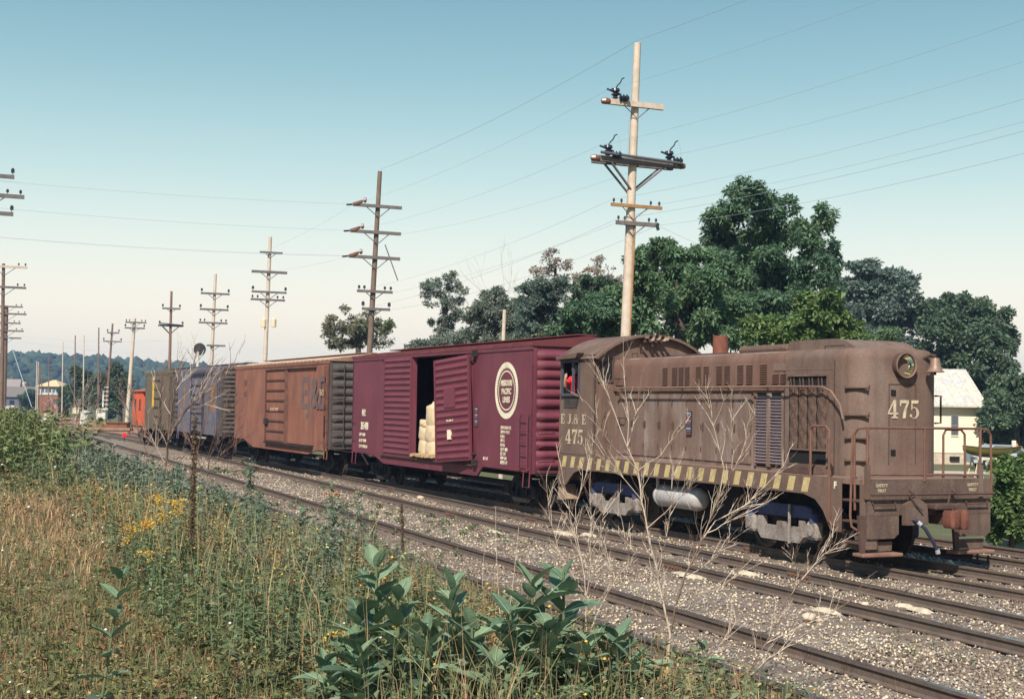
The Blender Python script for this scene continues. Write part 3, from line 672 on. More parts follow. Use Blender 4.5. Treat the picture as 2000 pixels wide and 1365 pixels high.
# ---------------------------------------------------------------- orange caboose
ORM=mat('orange caboose paint',(.72,.13,.05),col2=(.6,.11,.05),scale=1.5,var=.2,streak=.25,streak_col=(.3,.06,.03))
cs=-91.4
cb=thing('caboose','bright orange caboose at the far end of the train','freight car',TR.w(cs,0),-TR.th,'freight cars in the train')
MB().box(-1.9,1.7,-1.5,1.5,1.05,3.2).obj('body',ORM,cb)
MB().prism([(-1.6,3.18),(-1.6,3.24),(0,3.45),(1.6,3.24),(1.6,3.18)],-2.5,2.3,'x').obj('roof',mat('faded orange roof',(.42,.15,.08),var=.3),cb)
for x in (-.9,.7): MB().box(x-.22,x+.22,-1.52,-1.49,2.0,2.7).obj('window',mat('dark glass',(.02,.025,.03),rough=.15),cb)
MB().box(-2.5,2.3,-1.45,1.45,.95,1.06).obj('platform',DARK,cb)
for sg in (-1,1):
    x0=1.7 if sg>0 else -1.9; x1=2.25 if sg>0 else -2.45; b=MB()
    for yy in (-1.4,-.6,.6,1.4): b.tube([(x1,yy,1.05),(x1,yy,2.05 if abs(yy)<1 else 3.2)],.025,5)
    b.tube([(x1,-1.4,2.05),(x1,1.4,2.05)],.025,5); b.tube([(x0,-1.45,1.1),(x1,-1.45,.7),(x1,-1.45,.4)],.03,5); b.obj('end_railing',ORM,cb)
    car_truck(cb,sg*1.1)
# ================================================================== LOCOMOTIVE
S0=-25.6
OF=(-S0,0,0)                                   # shapes below are written in track metres
LB=mat('brown grimy locomotive paint',(.166,.104,.081),col2=(.128,.084,.068),scale=.7,var=.3,dust=(.25,.195,.165,.5),streak=.6,streak_col=(.085,.045,.034),speck=.28,speck_scale=55,rough=.82,bump=.15,bscale=60)
LB2=mat('rust brown hood doors',(.175,.105,.082),col2=(.235,.18,.155),scale=.55,var=.3,dust=(.34,.28,.25,.8),streak=.7,streak_col=(.11,.05,.035),speck=.28,speck_scale=50,rough=.85)
LBD=mat('dark grimy brown',(.10,.06,.048),col2=(.075,.045,.036),scale=2,var=.3,speck=.25,rough=.85)
LBW=mat('walkway brown',(.235,.15,.115),col2=(.20,.12,.09),scale=1.5,var=.2,speck=.25)
YEL=mat('faded yellow stripe',(.56,.44,.21),col2=(.42,.31,.17),scale=4,var=.25,speck=.3,speck_scale=40)
GLASS=mat('cab glass',(.02,.022,.025),rough=.12,spec=.5)
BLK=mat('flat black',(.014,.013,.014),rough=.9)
BLUE=mat('blue-grey frame paint',(.075,.085,.17),col2=(.05,.055,.12),scale=3,var=.3,speck=.3)
CREAML=mat('worn cream number',(.60,.50,.35),col2=(.42,.33,.23),scale=6,var=.2,speck=.3,speck_scale=50)
loco=thing('locomotive','brown diesel switcher locomotive with yellow sill stripes and number 475','locomotive',TR.w(S0,0),-TR.th)
def LP(b,name,m,parent=None,smooth=0,off=OF): return b.obj(name,m,parent or loco,off=off,smooth=smooth)
# deck and side sills
LP(MB().box(-31.35,-19.75,-1.44,1.44,1.44,1.53),'deck',LBW)
sill=[(-31.38,1.535),(-31.38,.80),(-30.98,.80),(-30.78,.96),(-30.55,1.12),(-30.2,1.2),(-21.35,1.2),(-21.0,1.12),(-20.78,.95),(-20.62,.72),(-20.55,.6),(-20.28,.6),(-20.28,1.535)]
for sd in (-1,1):
    p=LP(MB().prism(sill,sd*1.5,sd*1.46),'side_sill',LB)
    if sd<0:
        n=23
        for k in range(n):
            x=-31.1+k*.4445
            LP(MB().add([(x-.10,-1.504,1.235),(x+.10,-1.504,1.235),(x+.185,-1.504,1.50),(x-.015,-1.504,1.50)],[(0,1,2,3)]),'sill_stripe',YEL,p)
LP(MB().box(-31.3,-20.4,-.5,.5,.85,1.44),'underframe',DARK)
text_obj('F',.16,CREAM,loco,-20.42-S0,-1.504,1.40,bold=.008)
# cab: side walls with window openings, roof, front and rear walls
CX0,CX1=-31.35,-29.55
zr=3.93
def arch(w,z0,peak,n=14):     # roof cross-section from near eave to far eave
    pts=[]
    for k in range(n+1):
        t=-1+2*k/n; pts.append((w*t, z0+(peak-z0)*(1-abs(t)**2.3)))
    return pts
for sd in (-1,1):
    y0,y1=(sd*1.5,sd*1.45)
    w0,w1,wz0,wz1=-31.22,-30.30,2.98,3.80
    b=MB().box(CX0,w0,y0,y1,1.53,zr).box(w1,CX1,y0,y1,1.53,zr).box(w0,w1,y0,y1,1.53,wz0).box(w0,w1,y0,y1,wz1,zr)
    cw=LP(b,'cab_side',LB)
    if sd<0:
        fr=MB(); t=.05
        fr.box(w0-.02,w1+.02,-1.535,-1.495,wz1-t,wz1+.02).box(w0-.02,w1+.02,-1.56,-1.495,wz0-.03,wz0+.03).box(w0-.02,w0+t,-1.53,-1.496,wz0,wz1).box(w1-t,w1+.02,-1.53,-1.496,wz0,wz1).box(-30.66,-30.58,-1.53,-1.496,wz0,wz1)
        wf=LP(fr,'window_frame',mat('blue grey window frame',(.075,.075,.10),var=.2),cw)
        LP(MB().box(-30.58,-30.35,-1.49,-1.48,wz0+.03,wz1-.05),'window_pane',GLASS,wf) if False else None
        LP(MB().prism([(-31.12,2.92),(-30.30,2.92),(-30.42,2.66),(-31.12,2.66)],-1.512,-1.5),'worn_panel',mat('worn dark panel',(.045,.038,.036),col2=(.11,.08,.07),scale=6,var=.4),cw)
        LP(MB().prism([(-31.25,3.83),(-31.25,3.90),(-30.1,3.97),(-30.2,3.85)],-1.68,-1.49),'rain_visor',LB,cw)
fw=MB()
# front wall (around two end windows); wall polygon follows the roof arch
ar=arch(1.5,zr,4.36)
fwp=[(-1.5,1.53),(1.5,1.53)]
win=[(-1.40,-1.02),(1.02,1.40)]; wz=(3.33,3.86)
fw.prism([(-1.5,1.53),(-1.5,3.86+.0),(-1.40,3.86),(-1.40,1.53)],CX1-.05,CX1,'x'); fw.prism([(-1.40,1.53),(-1.40,3.33),(-1.02,3.33),(-1.02,1.53)],CX1-.05,CX1,'x')
fw.prism([(-1.02,1.53),(-1.02,3.86),(1.02,3.86),(1.02,1.53)],CX1-.05,CX1,'x')
fw.prism([(1.02,1.53),(1.02,3.33),(1.40,3.33),(1.40,1.53)],CX1-.05,CX1,'x'); fw.prism([(1.40,1.53),(1.40,3.86),(1.5,3.86),(1.5,1.53)],CX1-.05,CX1,'x')
fw.prism([(-1.5,3.86)]+ar+[(1.5,3.86)],CX1-.05,CX1,'x')
fwo=LP(fw,'cab_front',LB)
for (a,c) in win:
    LP(MB().box(CX1-.03,CX1-.02,a,c,3.33,3.86),'window_pane',GLASS,fwo)
    LP(MB().box(CX1,CX1+.035,a-.03,c+.03,3.28,3.33).box(CX1,CX1+.025,a-.03,c+.03,3.86,3.89).box(CX1,CX1+.025,a-.03,a,3.33,3.86).box(CX1,CX1+.025,c,c+.03,3.33,3.86),'window_frame',LBD,fwo)
LP(MB().prism([(-1.5,1.53)]+ar+[(1.5,1.53)],CX0,CX0+.05,'x'),'cab_rear',LB)
ao=arch(1.56,zr-.10,4.43); ai=arch(1.50,zr-.12,4.37)
LP(MB().prism(ao+ai[::-1],CX0-.12,CX1+.16,'x'),'cab_roof',LB,smooth=30)
LP(MB().box(CX0+.06,CX1-.06,-1.4,1.4,1.55,1.62),'cab_floor',DARK)
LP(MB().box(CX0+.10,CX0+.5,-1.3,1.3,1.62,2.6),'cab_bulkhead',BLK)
LP(MB().box(CX0+.3,CX1-.1,.2,.26,1.62,3.9),'cab_partition',BLK); LP(MB().box(CX0+.052,CX0+.07,-1.44,1.44,1.6,3.95),'cab_shade_lining',BLK); LP(MB().box(CX0+.07,CX1-.07,-1.43,1.43,3.86,3.9),'cab_shade_ceiling',BLK)  # black lining and ceiling added as painted shade to darken the cab interior
LP(MB().prism([(-31.1,2.35),(-30.55,2.35),(-30.55,2.45),(-31.0,2.45),(-31.05,2.95),(-31.12,2.95)],-1.3,-.8),'seat',mat('seat leather',(.03,.025,.025)))
serif_text('E J.& E',.235,CREAML,loco,-31.28-S0,-1.506,2.28,sx=1.42)
serif_text('475',.35,CREAML,loco,-31.02-S0,-1.506,1.80,sx=1.25)
for x in (CX0+.04,CX1-.04):
    LP(MB().box(x-.03,x+.03,-1.508,-1.5,1.56,3.80),'seam_strip',LB)
LP(MB().box(CX0,CX1,-1.508,-1.5,1.56,1.61),'seam_strip',LB)
# horn cluster on the cab roof front
hn=empty('horn',(-29.42-S0,-.02,4.34),0,loco)
for k,(y,l) in enumerate(((-.20,.30),(-.07,.36),(.10,.34),(.22,.26))):
    b=MB().lathe([(.02,-.15),(.025,0),(.035,l*.55),(.075,l),(.08,l+.01),(.06,l-.01),(.02,l*.4)],(0,y,.02*(k%2)),'x',12); b.obj('trumpet',mat('dusty horn',(.28,.20,.16),var=.2),hn,smooth=40)
MB().box(-.12,.02,-.24,.26,-.10,-.04).box(-.03,.0,-.02,.02,-.2,-.05).obj('bracket',LBD,hn)
LP(MB().tube([(-29.5,-.3,4.2),(-29.46,-.35,4.1),(-29.5,-.25,4.05),(-29.52,-.1,3.9),(-29.5,-.1,3.8)],.014,5),'air_pipe',DARK)
# hood: plan outline lofted upwards with rounded shoulders
def outline(x0,w,xf,rad,n=9):
    pts=[((x0,-w),(0,-1))]; cx=xf-rad
    pts.append(((cx,-w),(0,-1)))
    for k in range(1,n): a=-math.pi/2+math.pi/2*k/n; pts.append(((cx+rad*math.cos(a),-(w-rad)+rad*math.sin(a)),(math.cos(a),math.sin(a))))
    pts.append(((xf,-(w-rad)),(1,0)))
    for k in range(5): pts.append(((xf,-(w-rad)+2*(w-rad)*(k+1)/6),(1,0)))
    pts.append(((xf,(w-rad)),(1,0)))
    for k in range(1,n): a=math.pi/2*k/n; pts.append(((cx+rad*math.cos(a),(w-rad)+rad*math.sin(a)),(math.cos(a),math.sin(a))))
    pts.append(((cx,w),(0,1))); pts.append(((x0,w),(0,1))); return pts
def loft(b,ol,rings):
    o=len(b.v); n=len(ol)
    for (ins,z) in rings:
        for (p,nn) in ol: b.v.append((p[0]-nn[0]*ins,p[1]-nn[1]*ins,z))
    for k in range(len(rings)-1):
        for i in range(n): j=(i+1)%n; b.f.append((o+k*n+i,o+k*n+j,o+(k+1)*n+j,o+(k+1)*n+i))
    b.f.append(tuple(o+(len(rings)-1)*n+i for i in range(n)))
def shoulder(z0,z1,r,n=6): return [(0,z0),(0,z1-r)]+[(r*(1-math.cos(math.pi/2*k/n)),z1-r+r*math.sin(math.pi/2*k/n)) for k in range(1,n+1)]
hood=MB(); loft(hood,outline(-22.68,1.0,-20.48,.50),shoulder(1.53,3.84,.20)); hf=LP(hood,'hood_nose',LB,smooth=35)
rear=MB(); rear.prism([(-.93,1.53),(-.93,3.64)]+[(-.93+.2*(1-math.cos(a)),3.64+.2*math.sin(a)) for a in np.linspace(.3,1.57,5)]+[(.93-.2*(1-math.cos(a)),3.64+.2*math.sin(a)) for a in np.linspace(1.57,.3,5)]+[(.93,3.64),(.93,1.53)],CX1,-22.69,'x')
hr_=LP(rear,'hood_body',LB2,smooth=35)
# louvred band overhanging the doors
band=MB().prism([(-1.0,3.07),(-1.0,3.64),(-.985,3.72),(-.93,3.80),(-.9,3.80),(-.9,3.07)],CX1,-22.7,'x'); bd=LP(band,'louvre_band',mat('hood band brown',(.18,.098,.073),col2=(.148,.087,.068),scale=.6,var=.28,dust=(.235,.165,.135,.45),streak=.5,streak_col=(.10,.05,.036),speck=.28),smooth=30)
LP(MB().prism([(1.0,3.07),(1.0,3.64),(.985,3.72),(.93,3.80),(.9,3.80),(.9,3.07)],CX1,-22.7,'x'),'louvre_band',MATS['hood band brown'],smooth=30)
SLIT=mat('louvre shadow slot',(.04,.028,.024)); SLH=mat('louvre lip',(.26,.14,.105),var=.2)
def px2s(u,y=-1.0):                         # photograph column -> metres along the hood side
    r=ray(u,735); t=((TR.o.dot(TR.n))+y)/(r.x*TR.n.x+r.y*TR.n.y); return TR.loc((r.x*t,r.y*t))[0]
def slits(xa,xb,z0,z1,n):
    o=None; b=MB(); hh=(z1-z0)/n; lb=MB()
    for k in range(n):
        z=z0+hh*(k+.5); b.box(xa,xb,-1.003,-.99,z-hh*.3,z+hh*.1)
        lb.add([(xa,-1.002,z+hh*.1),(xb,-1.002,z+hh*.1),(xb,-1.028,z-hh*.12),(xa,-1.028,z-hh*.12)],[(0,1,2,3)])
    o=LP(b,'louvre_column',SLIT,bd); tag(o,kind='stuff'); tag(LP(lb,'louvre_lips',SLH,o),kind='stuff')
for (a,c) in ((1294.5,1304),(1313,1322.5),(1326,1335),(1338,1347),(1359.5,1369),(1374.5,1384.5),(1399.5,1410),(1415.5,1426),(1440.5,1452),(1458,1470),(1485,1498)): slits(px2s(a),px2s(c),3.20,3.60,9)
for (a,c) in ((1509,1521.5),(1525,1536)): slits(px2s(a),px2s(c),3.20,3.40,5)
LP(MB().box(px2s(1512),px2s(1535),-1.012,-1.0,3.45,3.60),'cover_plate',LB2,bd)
# hood doors: each its own leaf, proud of the hood, with hinges
xs=[-29.35,-28.75,-28.15,-27.5,-26.9,-26.3,-25.7,-25.1,-24.5,-23.85]
for a,c in zip(xs[:-1],xs[1:]):
    d=LP(MB().box(a+.014,c-.014,-.955,-.93,1.62,3.02),'hood_door',LB2)
    for zz in (1.85,2.32,2.8): LP(MB().cyl((c-.02,-.965,zz-.05),(c-.02,-.965,zz+.05),.014,n=6),'hinge',LBD,d)
    LP(MB().box(a+.05,a+.08,-.985,-.955,2.25,2.40),'latch',LBD,d)
# shutter doors with slats
slat_me=MB().prism([(-.955,-.022),(-1.0,.008),(-1.0,.02),(-.955,.02)],0,.40,'x').mesh('slat'); slat_me.materials.append(mat('bare shutter slat',(.36,.30,.33),var=.2))
for xa in (-23.66,-23.16):
    d=LP(MB().box(xa-.04,xa+.44,-.95,-.93,1.60,3.02),'shutter_door',BLK)
    for q in range(22): link('slat',slat_me,None,d,loc=(xa-S0,0,1.66+q*.0605))
    LP(MB().box(xa-.045,xa,-1.005,-.93,1.60,3.02),'door_stile',LB2,d); LP(MB().box(xa+.40,xa+.445,-1.005,-.93,1.60,3.02),'door_stile',LB2,d)
# coloured identification plate on the doors
ip=LP(MB().box(-26.28,-26.08,-.985,-.955,2.12,2.64),'identification_plate',mat('dark plate',(.03,.03,.035)))
for k in range(9): LP(MB().box(-26.265,-26.095,-.99,-.985,2.145+k*.054,2.18+k*.054),'colour_bar',mat('plate bar %d'%(k%3),cols[k%3]),ip)
for x in (-22.66,-21.12):
    LP(MB().box(x-.012,x+.012,-1.007,-.99,1.56,3.62),'seam_strip',LBD,hf)
for k in range(34):
    LP(MB().lathe([(.014,0),(.010,-.007),(.002,-.009)],(-22.6+.045*k,-1.0,3.46),'y',6,cap=False),'rivet',LB,hf)
# winter curtain recess on the nose
rc=LP(MB().box(-22.50,-21.33,-1.012,-.99,1.72,3.34),'radiator_opening',BLK)
CUR=mat('brown curtain canvas',(.135,.082,.062),col2=(.10,.06,.048),scale=5,var=.35,speck=.35,speck_scale=25,bump=.6,bscale=25)
for k in range(4):
    xa=-22.48+k*.287
    def fn(u,v,xa=xa): return (xa+.015+.255*u,-1.02-.018*math.sin(u*math.pi)-.008*math.sin(v*26+u*7),1.98+1.18*v)
    LP(MB().grid(fn,8,24),'curtain_strip',CUR,rc,smooth=60)
    for j in range(2): LP(MB().tube([(xa+.05+.1*j,-1.03,3.30),(xa+.12+.1*j,-1.06,3.08)],.012,5),'strap',LBD,rc)
LP(MB().box(-22.53,-21.30,-1.05,-1.0,3.33,3.37),'opening_trim',LB,rc); LP(MB().box(-22.5,-21.3,-1.05,-1.0,1.955,1.985),'opening_trim',LB,rc)
LP(MB().box(-21.33,-21.27,-1.03,-.99,1.68,3.36),'opening_trim',LB,rc)
LP(MB().prism([(-22.4,1.54),(-21.4,1.54),(-21.5,1.66),(-22.2,1.70)],-1.3,-1.0),'sand_heap',LBD)
# handrail along the hood
hr=[(-29.2,-1.14,3.14),(-22.0,-1.14,3.14),(-21.3,-1.14,3.13),(-21.05,-1.13,3.05),(-20.8,-1.12,2.80),(-20.72,-1.12,2.55)]
h_=LP(MB().tube(hr,.02,6),'hood_handrail',LBW)
for x in (-29.1,-27.8,-26.4,-24.6,-23.2,-22.0): LP(MB().tube([(x,-1.0,3.12),(x,-1.14,3.14)],.018,5),'rail_bracket',LBD,h_)
for (x,z) in ((-29.25,3.36),(-29.25,3.0),(-29.25,2.45)):
    b=MB(); grab(b,(x-.02,-1.0 if z>3.05 else -.95,z),(x+.30,-1.0 if z>3.05 else -.95,z),(0,-.12,0),.014); LP(b,'step_iron',LBD)
b=MB(); grab(b,(-29.1,-.75,3.85),(-28.85,-.75,3.85),(0,0,.1),.014); LP(b,'step_iron',LBD)
# roof: exhaust stack, hatches
LP(MB().lathe([(.19,0),(.17,.06),(.165,.44),(.15,.45),(.13,.40)],(-26.5,0,3.84),'z',18),'exhaust_stack',mat('rusty stack',(.22,.075,.045),col2=(.14,.06,.05),scale=3,var=.3),smooth=40)
LP(MB().bbox(-27.6,-25.3,-.6,.6,3.84,3.88,.01),'roof_plate',LBD)
LP(MB().bbox(-24.9,-23.1,-.62,.62,3.82,3.99,.07),'roof_hatch',LB,smooth=40)
LP(MB().prism([(-23.05,3.82),(-22.95,4.03),(-21.6,4.03),(-21.2,3.98),(-20.9,3.84)],-.70,.70),'roof_hatch',LB)
b=MB(); grab(b,(-21.6,-.86,3.80),(-21.05,-.84,3.80),(0,0,.09),.014); LP(b,'roof_grab',LBD)
# nose: headlight, bell, door seam, grabs, number
hl=empty('headlight',(-20.42-S0,0,3.53),0,loco)
MB().lathe([(.20,-.22),(.225,-.16),(.235,.0),(.235,.05),(.205,.06),(.192,.05),(.192,-.15)],(0,0,0),'x',28,cap=False).obj('housing',LBD,hl,smooth=40)
MB().lathe([(.195,.045),(.21,.07),(.225,.075),(.23,.06)],(0,0,0),'x',28,cap=False).obj('rim',LBW,hl,smooth=40)
MB().lathe([(.19,.03),(.165,-.03),(.12,-.085),(.06,-.12),(.012,-.13)],(0,0,0),'x',24,cap=False).obj('reflector',mat('headlight reflector',(.92,.86,.62),rough=.05,metal=1.0),hl,smooth=60)
be=empty('bell',(-20.28-S0,.58,3.66),0,loco)
MB().lathe([(.02,.02),(.07,.015),(.085,-.03),(.10,-.12),(.13,-.2),(.17,-.235),(.165,-.24),(.12,-.2)],(0,0,0),'z',20).obj('bell_body',mat('dull bronze bell',(.30,.20,.15),col2=(.24,.15,.12),scale=6,metal=.25,rough=.5),be,smooth=40)
MB().cyl((0,0,-.2),(0,0,-.29),.022,n=8).obj('clapper',DARK,be)
MB().tube([(-.25,-.12,.0),(-.12,0,.07),(0,0,.05)],.035,6).obj('bracket',LBD,be)
LP(MB().box(-20.485,-20.472,-.30,-.285,1.75,3.20).box(-20.485,-20.472,.30,.315,1.75,3.20).box(-20.485,-20.472,-.285,.30,3.185,3.20),'door_seam',LBD,hf)
for z in (3.05,1.98): LP(MB().box(-20.48,-20.462,-.25,-.15,z-.06,z+.04),'door_latch',BLK,hf)
serif_text('475',.33,CREAML,loco,-20.468-S0,-.33,2.58,face='+x',sx=1.0)
for z in (3.17,2.68,2.27,1.87):
    c0=Vector((-20.86,-.96,z)); c1=Vector((-20.52,-.70,z)); out=Vector((.62,-.62,0)).normalized()
    g=LP(MB().tube([c0-out*.03,c0+out*.08+Vector((0,0,-.06)),c1+out*.08+Vector((0,0,-.06)),c1-out*.03],.016,6),'grab_iron',LBD)
    LP(MB().add([c0+out*.03+Vector((0,0,-.075)),c1+out*.03+Vector((0,0,-.075)),c1+out*.115+Vector((0,0,-.075)),c0+out*.115+Vector((0,0,-.075))],[(0,1,2,3)]),'tread',LBD,g)
LP(MB().tube([(-20.75,.98,3.0),(-20.75,1.12,3.0),(-20.75,1.12,2.5),(-20.75,.98,2.5)],.02,5),'grab_iron',LBD)
# front end: end plate, steps, railings, footboards, coupler, hose
XF=-19.72
LBF=mat('shade-darkened grimy pilot',(.135,.088,.070),col2=(.10,.068,.056),scale=1.4,var=.35,dust=(.19,.14,.115,.5),streak=.6,streak_col=(.05,.032,.026),speck=.3,speck_scale=40,bump=.3,bscale=40)  # grimy loco brown, darkened in colour for the weaker light low on the front
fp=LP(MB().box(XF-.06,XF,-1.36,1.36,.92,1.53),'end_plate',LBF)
for y in (-1.02,1.02):
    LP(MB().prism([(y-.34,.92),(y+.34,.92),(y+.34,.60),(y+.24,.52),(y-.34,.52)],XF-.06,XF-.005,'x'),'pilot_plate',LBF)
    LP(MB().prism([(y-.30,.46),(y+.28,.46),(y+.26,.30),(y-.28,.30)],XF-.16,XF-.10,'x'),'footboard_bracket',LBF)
    LP(MB().bbox(XF-.20,XF+.10,y-.50,y+.36,.22,.28,.015),'footboard',mat('worn footboard',(.24,.13,.095),var=.25,speck=.2))
    b=MB(); grab(b,(XF,y-.25,1.16),(XF,y+.22,1.16),(.07,0,-.06),.015); LP(b,'grab_iron',LBD)
    LP(MB().prism([(y-.36,.92),(y-.36,.28),(y-.44,.28),(y-.5,.92)],XF-.08,XF-.02,'x'),'pilot_brace',LBD)
text_obj('SAFETY',.075,mat('faded stencil',(.42,.36,.25)),loco,XF+.002-S0,-1.05,1.43,face='+x',bold=.003); text_obj('FIRST',.075,MATS['faded stencil'],loco,XF+.002-S0,-1.05,1.34,face='+x',bold=.003)
text_obj('SAFETY',.075,MATS['faded stencil'],loco,XF+.002-S0,.95,1.43,face='+x',bold=.003); text_obj('FIRST',.075,MATS['faded stencil'],loco,XF+.002-S0,.95,1.34,face='+x',bold=.003)
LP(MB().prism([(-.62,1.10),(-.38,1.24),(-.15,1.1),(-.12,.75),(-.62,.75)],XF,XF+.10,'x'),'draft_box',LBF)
LP(MB().bbox(XF,XF+.28,-.12,.42,1.02,1.12,.02),'striker',LBD)
cpl=empty('coupler',(XF-S0,.22,.86),0,loco)
MB().box(-.5,.28,-.1,.1,-.11,.11).obj('shank',LBD,cpl)
MB().bbox(.22,.52,-.18,.02,-.15,.15,.05).bbox(.28,.56,.02,.16,-.17,.17,.05).obj('knuckle',mat('rusty knuckle',(.17,.065,.045),var=.3,speck=.3),cpl,smooth=40)
MB().bbox(.30,.44,.18,.30,-.17,.13,.04).obj('guard_arm',mat('rusty knuckle',(.17,.065,.045)),cpl,smooth=40)
hs=LP(MB().tube([(XF+.02,-.52,.86),(XF+.14,-.44,.84),(XF+.22,-.30,.70),(XF+.26,-.16,.48),(XF+.26,-.06,.30)],.032,8),'air_hose',mat('black-blue rubber hose',(.035,.035,.06),rough=.5))
LP(MB().cyl((XF+.16,-.41,.81),(XF+.19,-.36,.76),.042,n=10),'hose_clamp',mat('bright clamp',(.75,.75,.78),metal=.6,rough=.3),hs)
LP(MB().cyl((XF+.26,-.07,.34),(XF+.26,-.05,.27),.042,n=10),'hose_coupling',mat('bright clamp',(.75,.75,.78)),hs)
lv=LP(MB().tube([(XF+.10,-1.36,1.28),(XF+.10,1.36,1.28)],.024,6),'uncoupling_lever',LBD)
LP(MB().tube([(XF+.10,-.55,1.28),(XF+.13,-.42,1.10),(XF+.16,-.30,1.0)],.018,5),'lever_arm',LBD,lv); LP(MB().tube([(XF+.10,.35,1.28),(XF+.13,.28,1.10),(XF+.3,.25,1.0)],.018,5),'lever_arm',LBD,lv)
for y in (-.5,.42): LP(MB().lathe([(.045,-.02),(.06,0),(.045,.02)],(XF+.10,y,1.31),'y',10),'lever_eye',LBD,lv)
# front railings
def post(x,y,z0,z1,r=.022,name='post',par=None): return LP(MB().cyl((x,y,z0),(x,y,z1),r,n=7),name,mat('rusty handrail',(.17,.085,.06),var=.25),par)
RLM=mat('rusty handrail',(.17,.085,.06),var=.25)
fr_=LP(MB().tube([(-19.95,-1.44,1.0),(-19.98,-1.44,2.3),(-19.9,-1.42,2.40),(XF,-1.36,2.42),(XF,1.12,2.42),(XF,1.30,2.40),(XF,1.36,2.30),(XF,1.38,1.2)],.022,7),'front_railing',RLM)
for y in (-1.36,-.13,1.12): post(XF,y,1.5 if y<1 else 1.4,2.42,.024,'post',fr_)
for y in (-1.36,1.12): LP(MB().box(XF-.03,XF+.03,y-.045,y+.045,1.2,1.78),'post_socket',LB,fr_)
LP(MB().tube([(XF,-1.36,1.62),(XF,1.12,1.60)],.02,6),'lower_rail',RLM,fr_)
LP(MB().tube([(XF-.02,.30,1.53),(XF-.02,.30,2.30),(XF-.02,.36,2.40),(XF-.02,.70,2.40),(XF-.02,.78,2.32),(XF-.02,.80,1.40)],.022,7),'gate_rail',RLM,fr_)
LP(MB().tube([(-21.2,-1.46,1.53),(-21.2,-1.46,2.36),(-21.12,-1.46,2.42),(-20.75,-1.46,2.42),(-20.62,-1.48,2.34),(-20.58,-1.52,2.2),(-20.56,-1.52,.78),(-20.5,-1.5,.70),(-20.4,-1.5,.70)],.024,7),'step_handrail',RLM)
LP(MB().tube([(-20.0,-1.46,2.3),(-20.0,-1.50,.9),(-19.96,-1.5,.72),(-19.86,-1.45,.66)],.022,6),'step_handrail',RLM)
# side steps
for z in (1.16,.80,.44):
    LP(MB().bbox(-20.28,-19.80,-1.46,-1.12,z-.02,z+.02,.008),'step_tread',LBD)
LP(MB().prism([(-20.30,1.53),(-19.78,1.53),(-19.78,.34),(-20.05,.34),(-20.2,.44),(-20.30,.62)],-1.12,-1.08),'step_back',LBD)
LP(MB().prism([(-19.80,1.53),(-19.76,1.53),(-19.76,.34),(-19.80,.34)],-1.46,-1.12),'step_side',LB)
LP(MB().prism([(-20.5,.62),(-20.2,.62),(-19.95,.56),(-19.80,.40),(-19.80,.30),(-20.05,.30),(-20.5,.34),(-20.4,.42),(-20.1,.42),(-20.15,.55),(-20.5,.55)],-1.30,-1.24),'step_bracket',LB)
# rear end
LP(MB().box(-31.42,-31.36,-1.36,1.36,.9,1.53),'end_plate',LB)
LP(MB().tube([(-31.5,-1.42,.7),(-31.5,-1.42,2.4),(-31.45,-1.35,2.45)],.022,6),'step_handrail',RLM)
LP(MB().prism([(-31.55,.42),(-31.2,.42),(-31.05,.46),(-31.25,.8),(-31.4,.8)],-1.45,-1.1),'step_bracket',mat('tan step',(.30,.21,.15),var=.2))
LP(MB().box(-32.0,-31.3,-.1,.1,.76,1.0),'coupler',LBD)
# air tank
tk=LP(MB().lathe([(.02,-.92),(.14,-.90),(.21,-.82),(.235,-.68),(.235,.68),(.21,.82),(.14,.90),(.02,.92)],(-26.25,-1.12,.80),'x',24),'air_tank',mat('dusty silver tank',(.50,.48,.49),col2=(.32,.27,.24),scale=4,var=.2,rough=.5,streak=.2),smooth=40)
for x in (-26.95,-25.6): LP(MB().lathe([(.245,-.025),(.245,.025)],(x,-1.12,.80),'x',24),'tank_strap',mat('pale strap',(.5,.47,.46)),tk); LP(MB().box(x-.025,x+.025,-1.30,-1.25,.8,1.2),'tank_hanger',mat('pale strap',(.5,.47,.46)),tk)
LP(MB().bbox(-27.5,-24.4,-.8,.8,.36,1.18,.05),'fuel_tank',DARK)
# trucks
def loco_truck(xc):
    t=empty('truck',(xc-S0,0,0),0,loco)
    for sd in (-1,1):
        y=sd*1.10
        fr=MB().prism([(-.98,.88),(-.80,.93),(.80,.93),(.98,.88),(1.02,.74),(.90,.70),(.62,.70),(-.62,.70),(-.90,.70),(-1.02,.74)],y-.05,y+.05).obj('truck_frame',BLUE,t)
        # drop equaliser hung between the journals
        MB().prism([(-.74,.66),(-.74,.36),(-.62,.24),(.62,.24),(.74,.36),(.74,.66),(.60,.66),(.60,.50),(.12,.50),(.10,.60),(-.10,.60),(-.12,.50),(-.60,.50),(-.60,.66)],y-sd*-.03-.035,y+.065).obj('equaliser',GREYF,t)
        for x in (-1.0,1.0):
            j=MB().bbox(x-.17,x+.17,y-.09,y+.10,.34,.66,.05).obj('journal_box',GREYF if sd<0 else BLUE,t)
            MB().lathe([(.09,-.02),(.09,.0),(.06,.02)],(x,y-.09 if sd<0 else y+.1,.5),'y',12).obj('journal_cover',GREYF,j)
            MB().cyl((x,y,.64),(x,y,.80),.10,n=12).obj('spring',BLUE,t)
    for x in (-1.0,1.0): link('wheelset',ws_me,None,t,loc=(x,0,0),scale=(1.15,1,1.15))
    MB().box(-.3,.3,-1.0,1.0,.55,.85).obj('bolster',DARK,t)
    MB().tube([(.35,-1.2,.22),(.35,-1.2,.95)],.03,6).obj('brake_hanger',GREYF,t)
    return t
loco_truck(-29.2); loco_truck(-22.55)

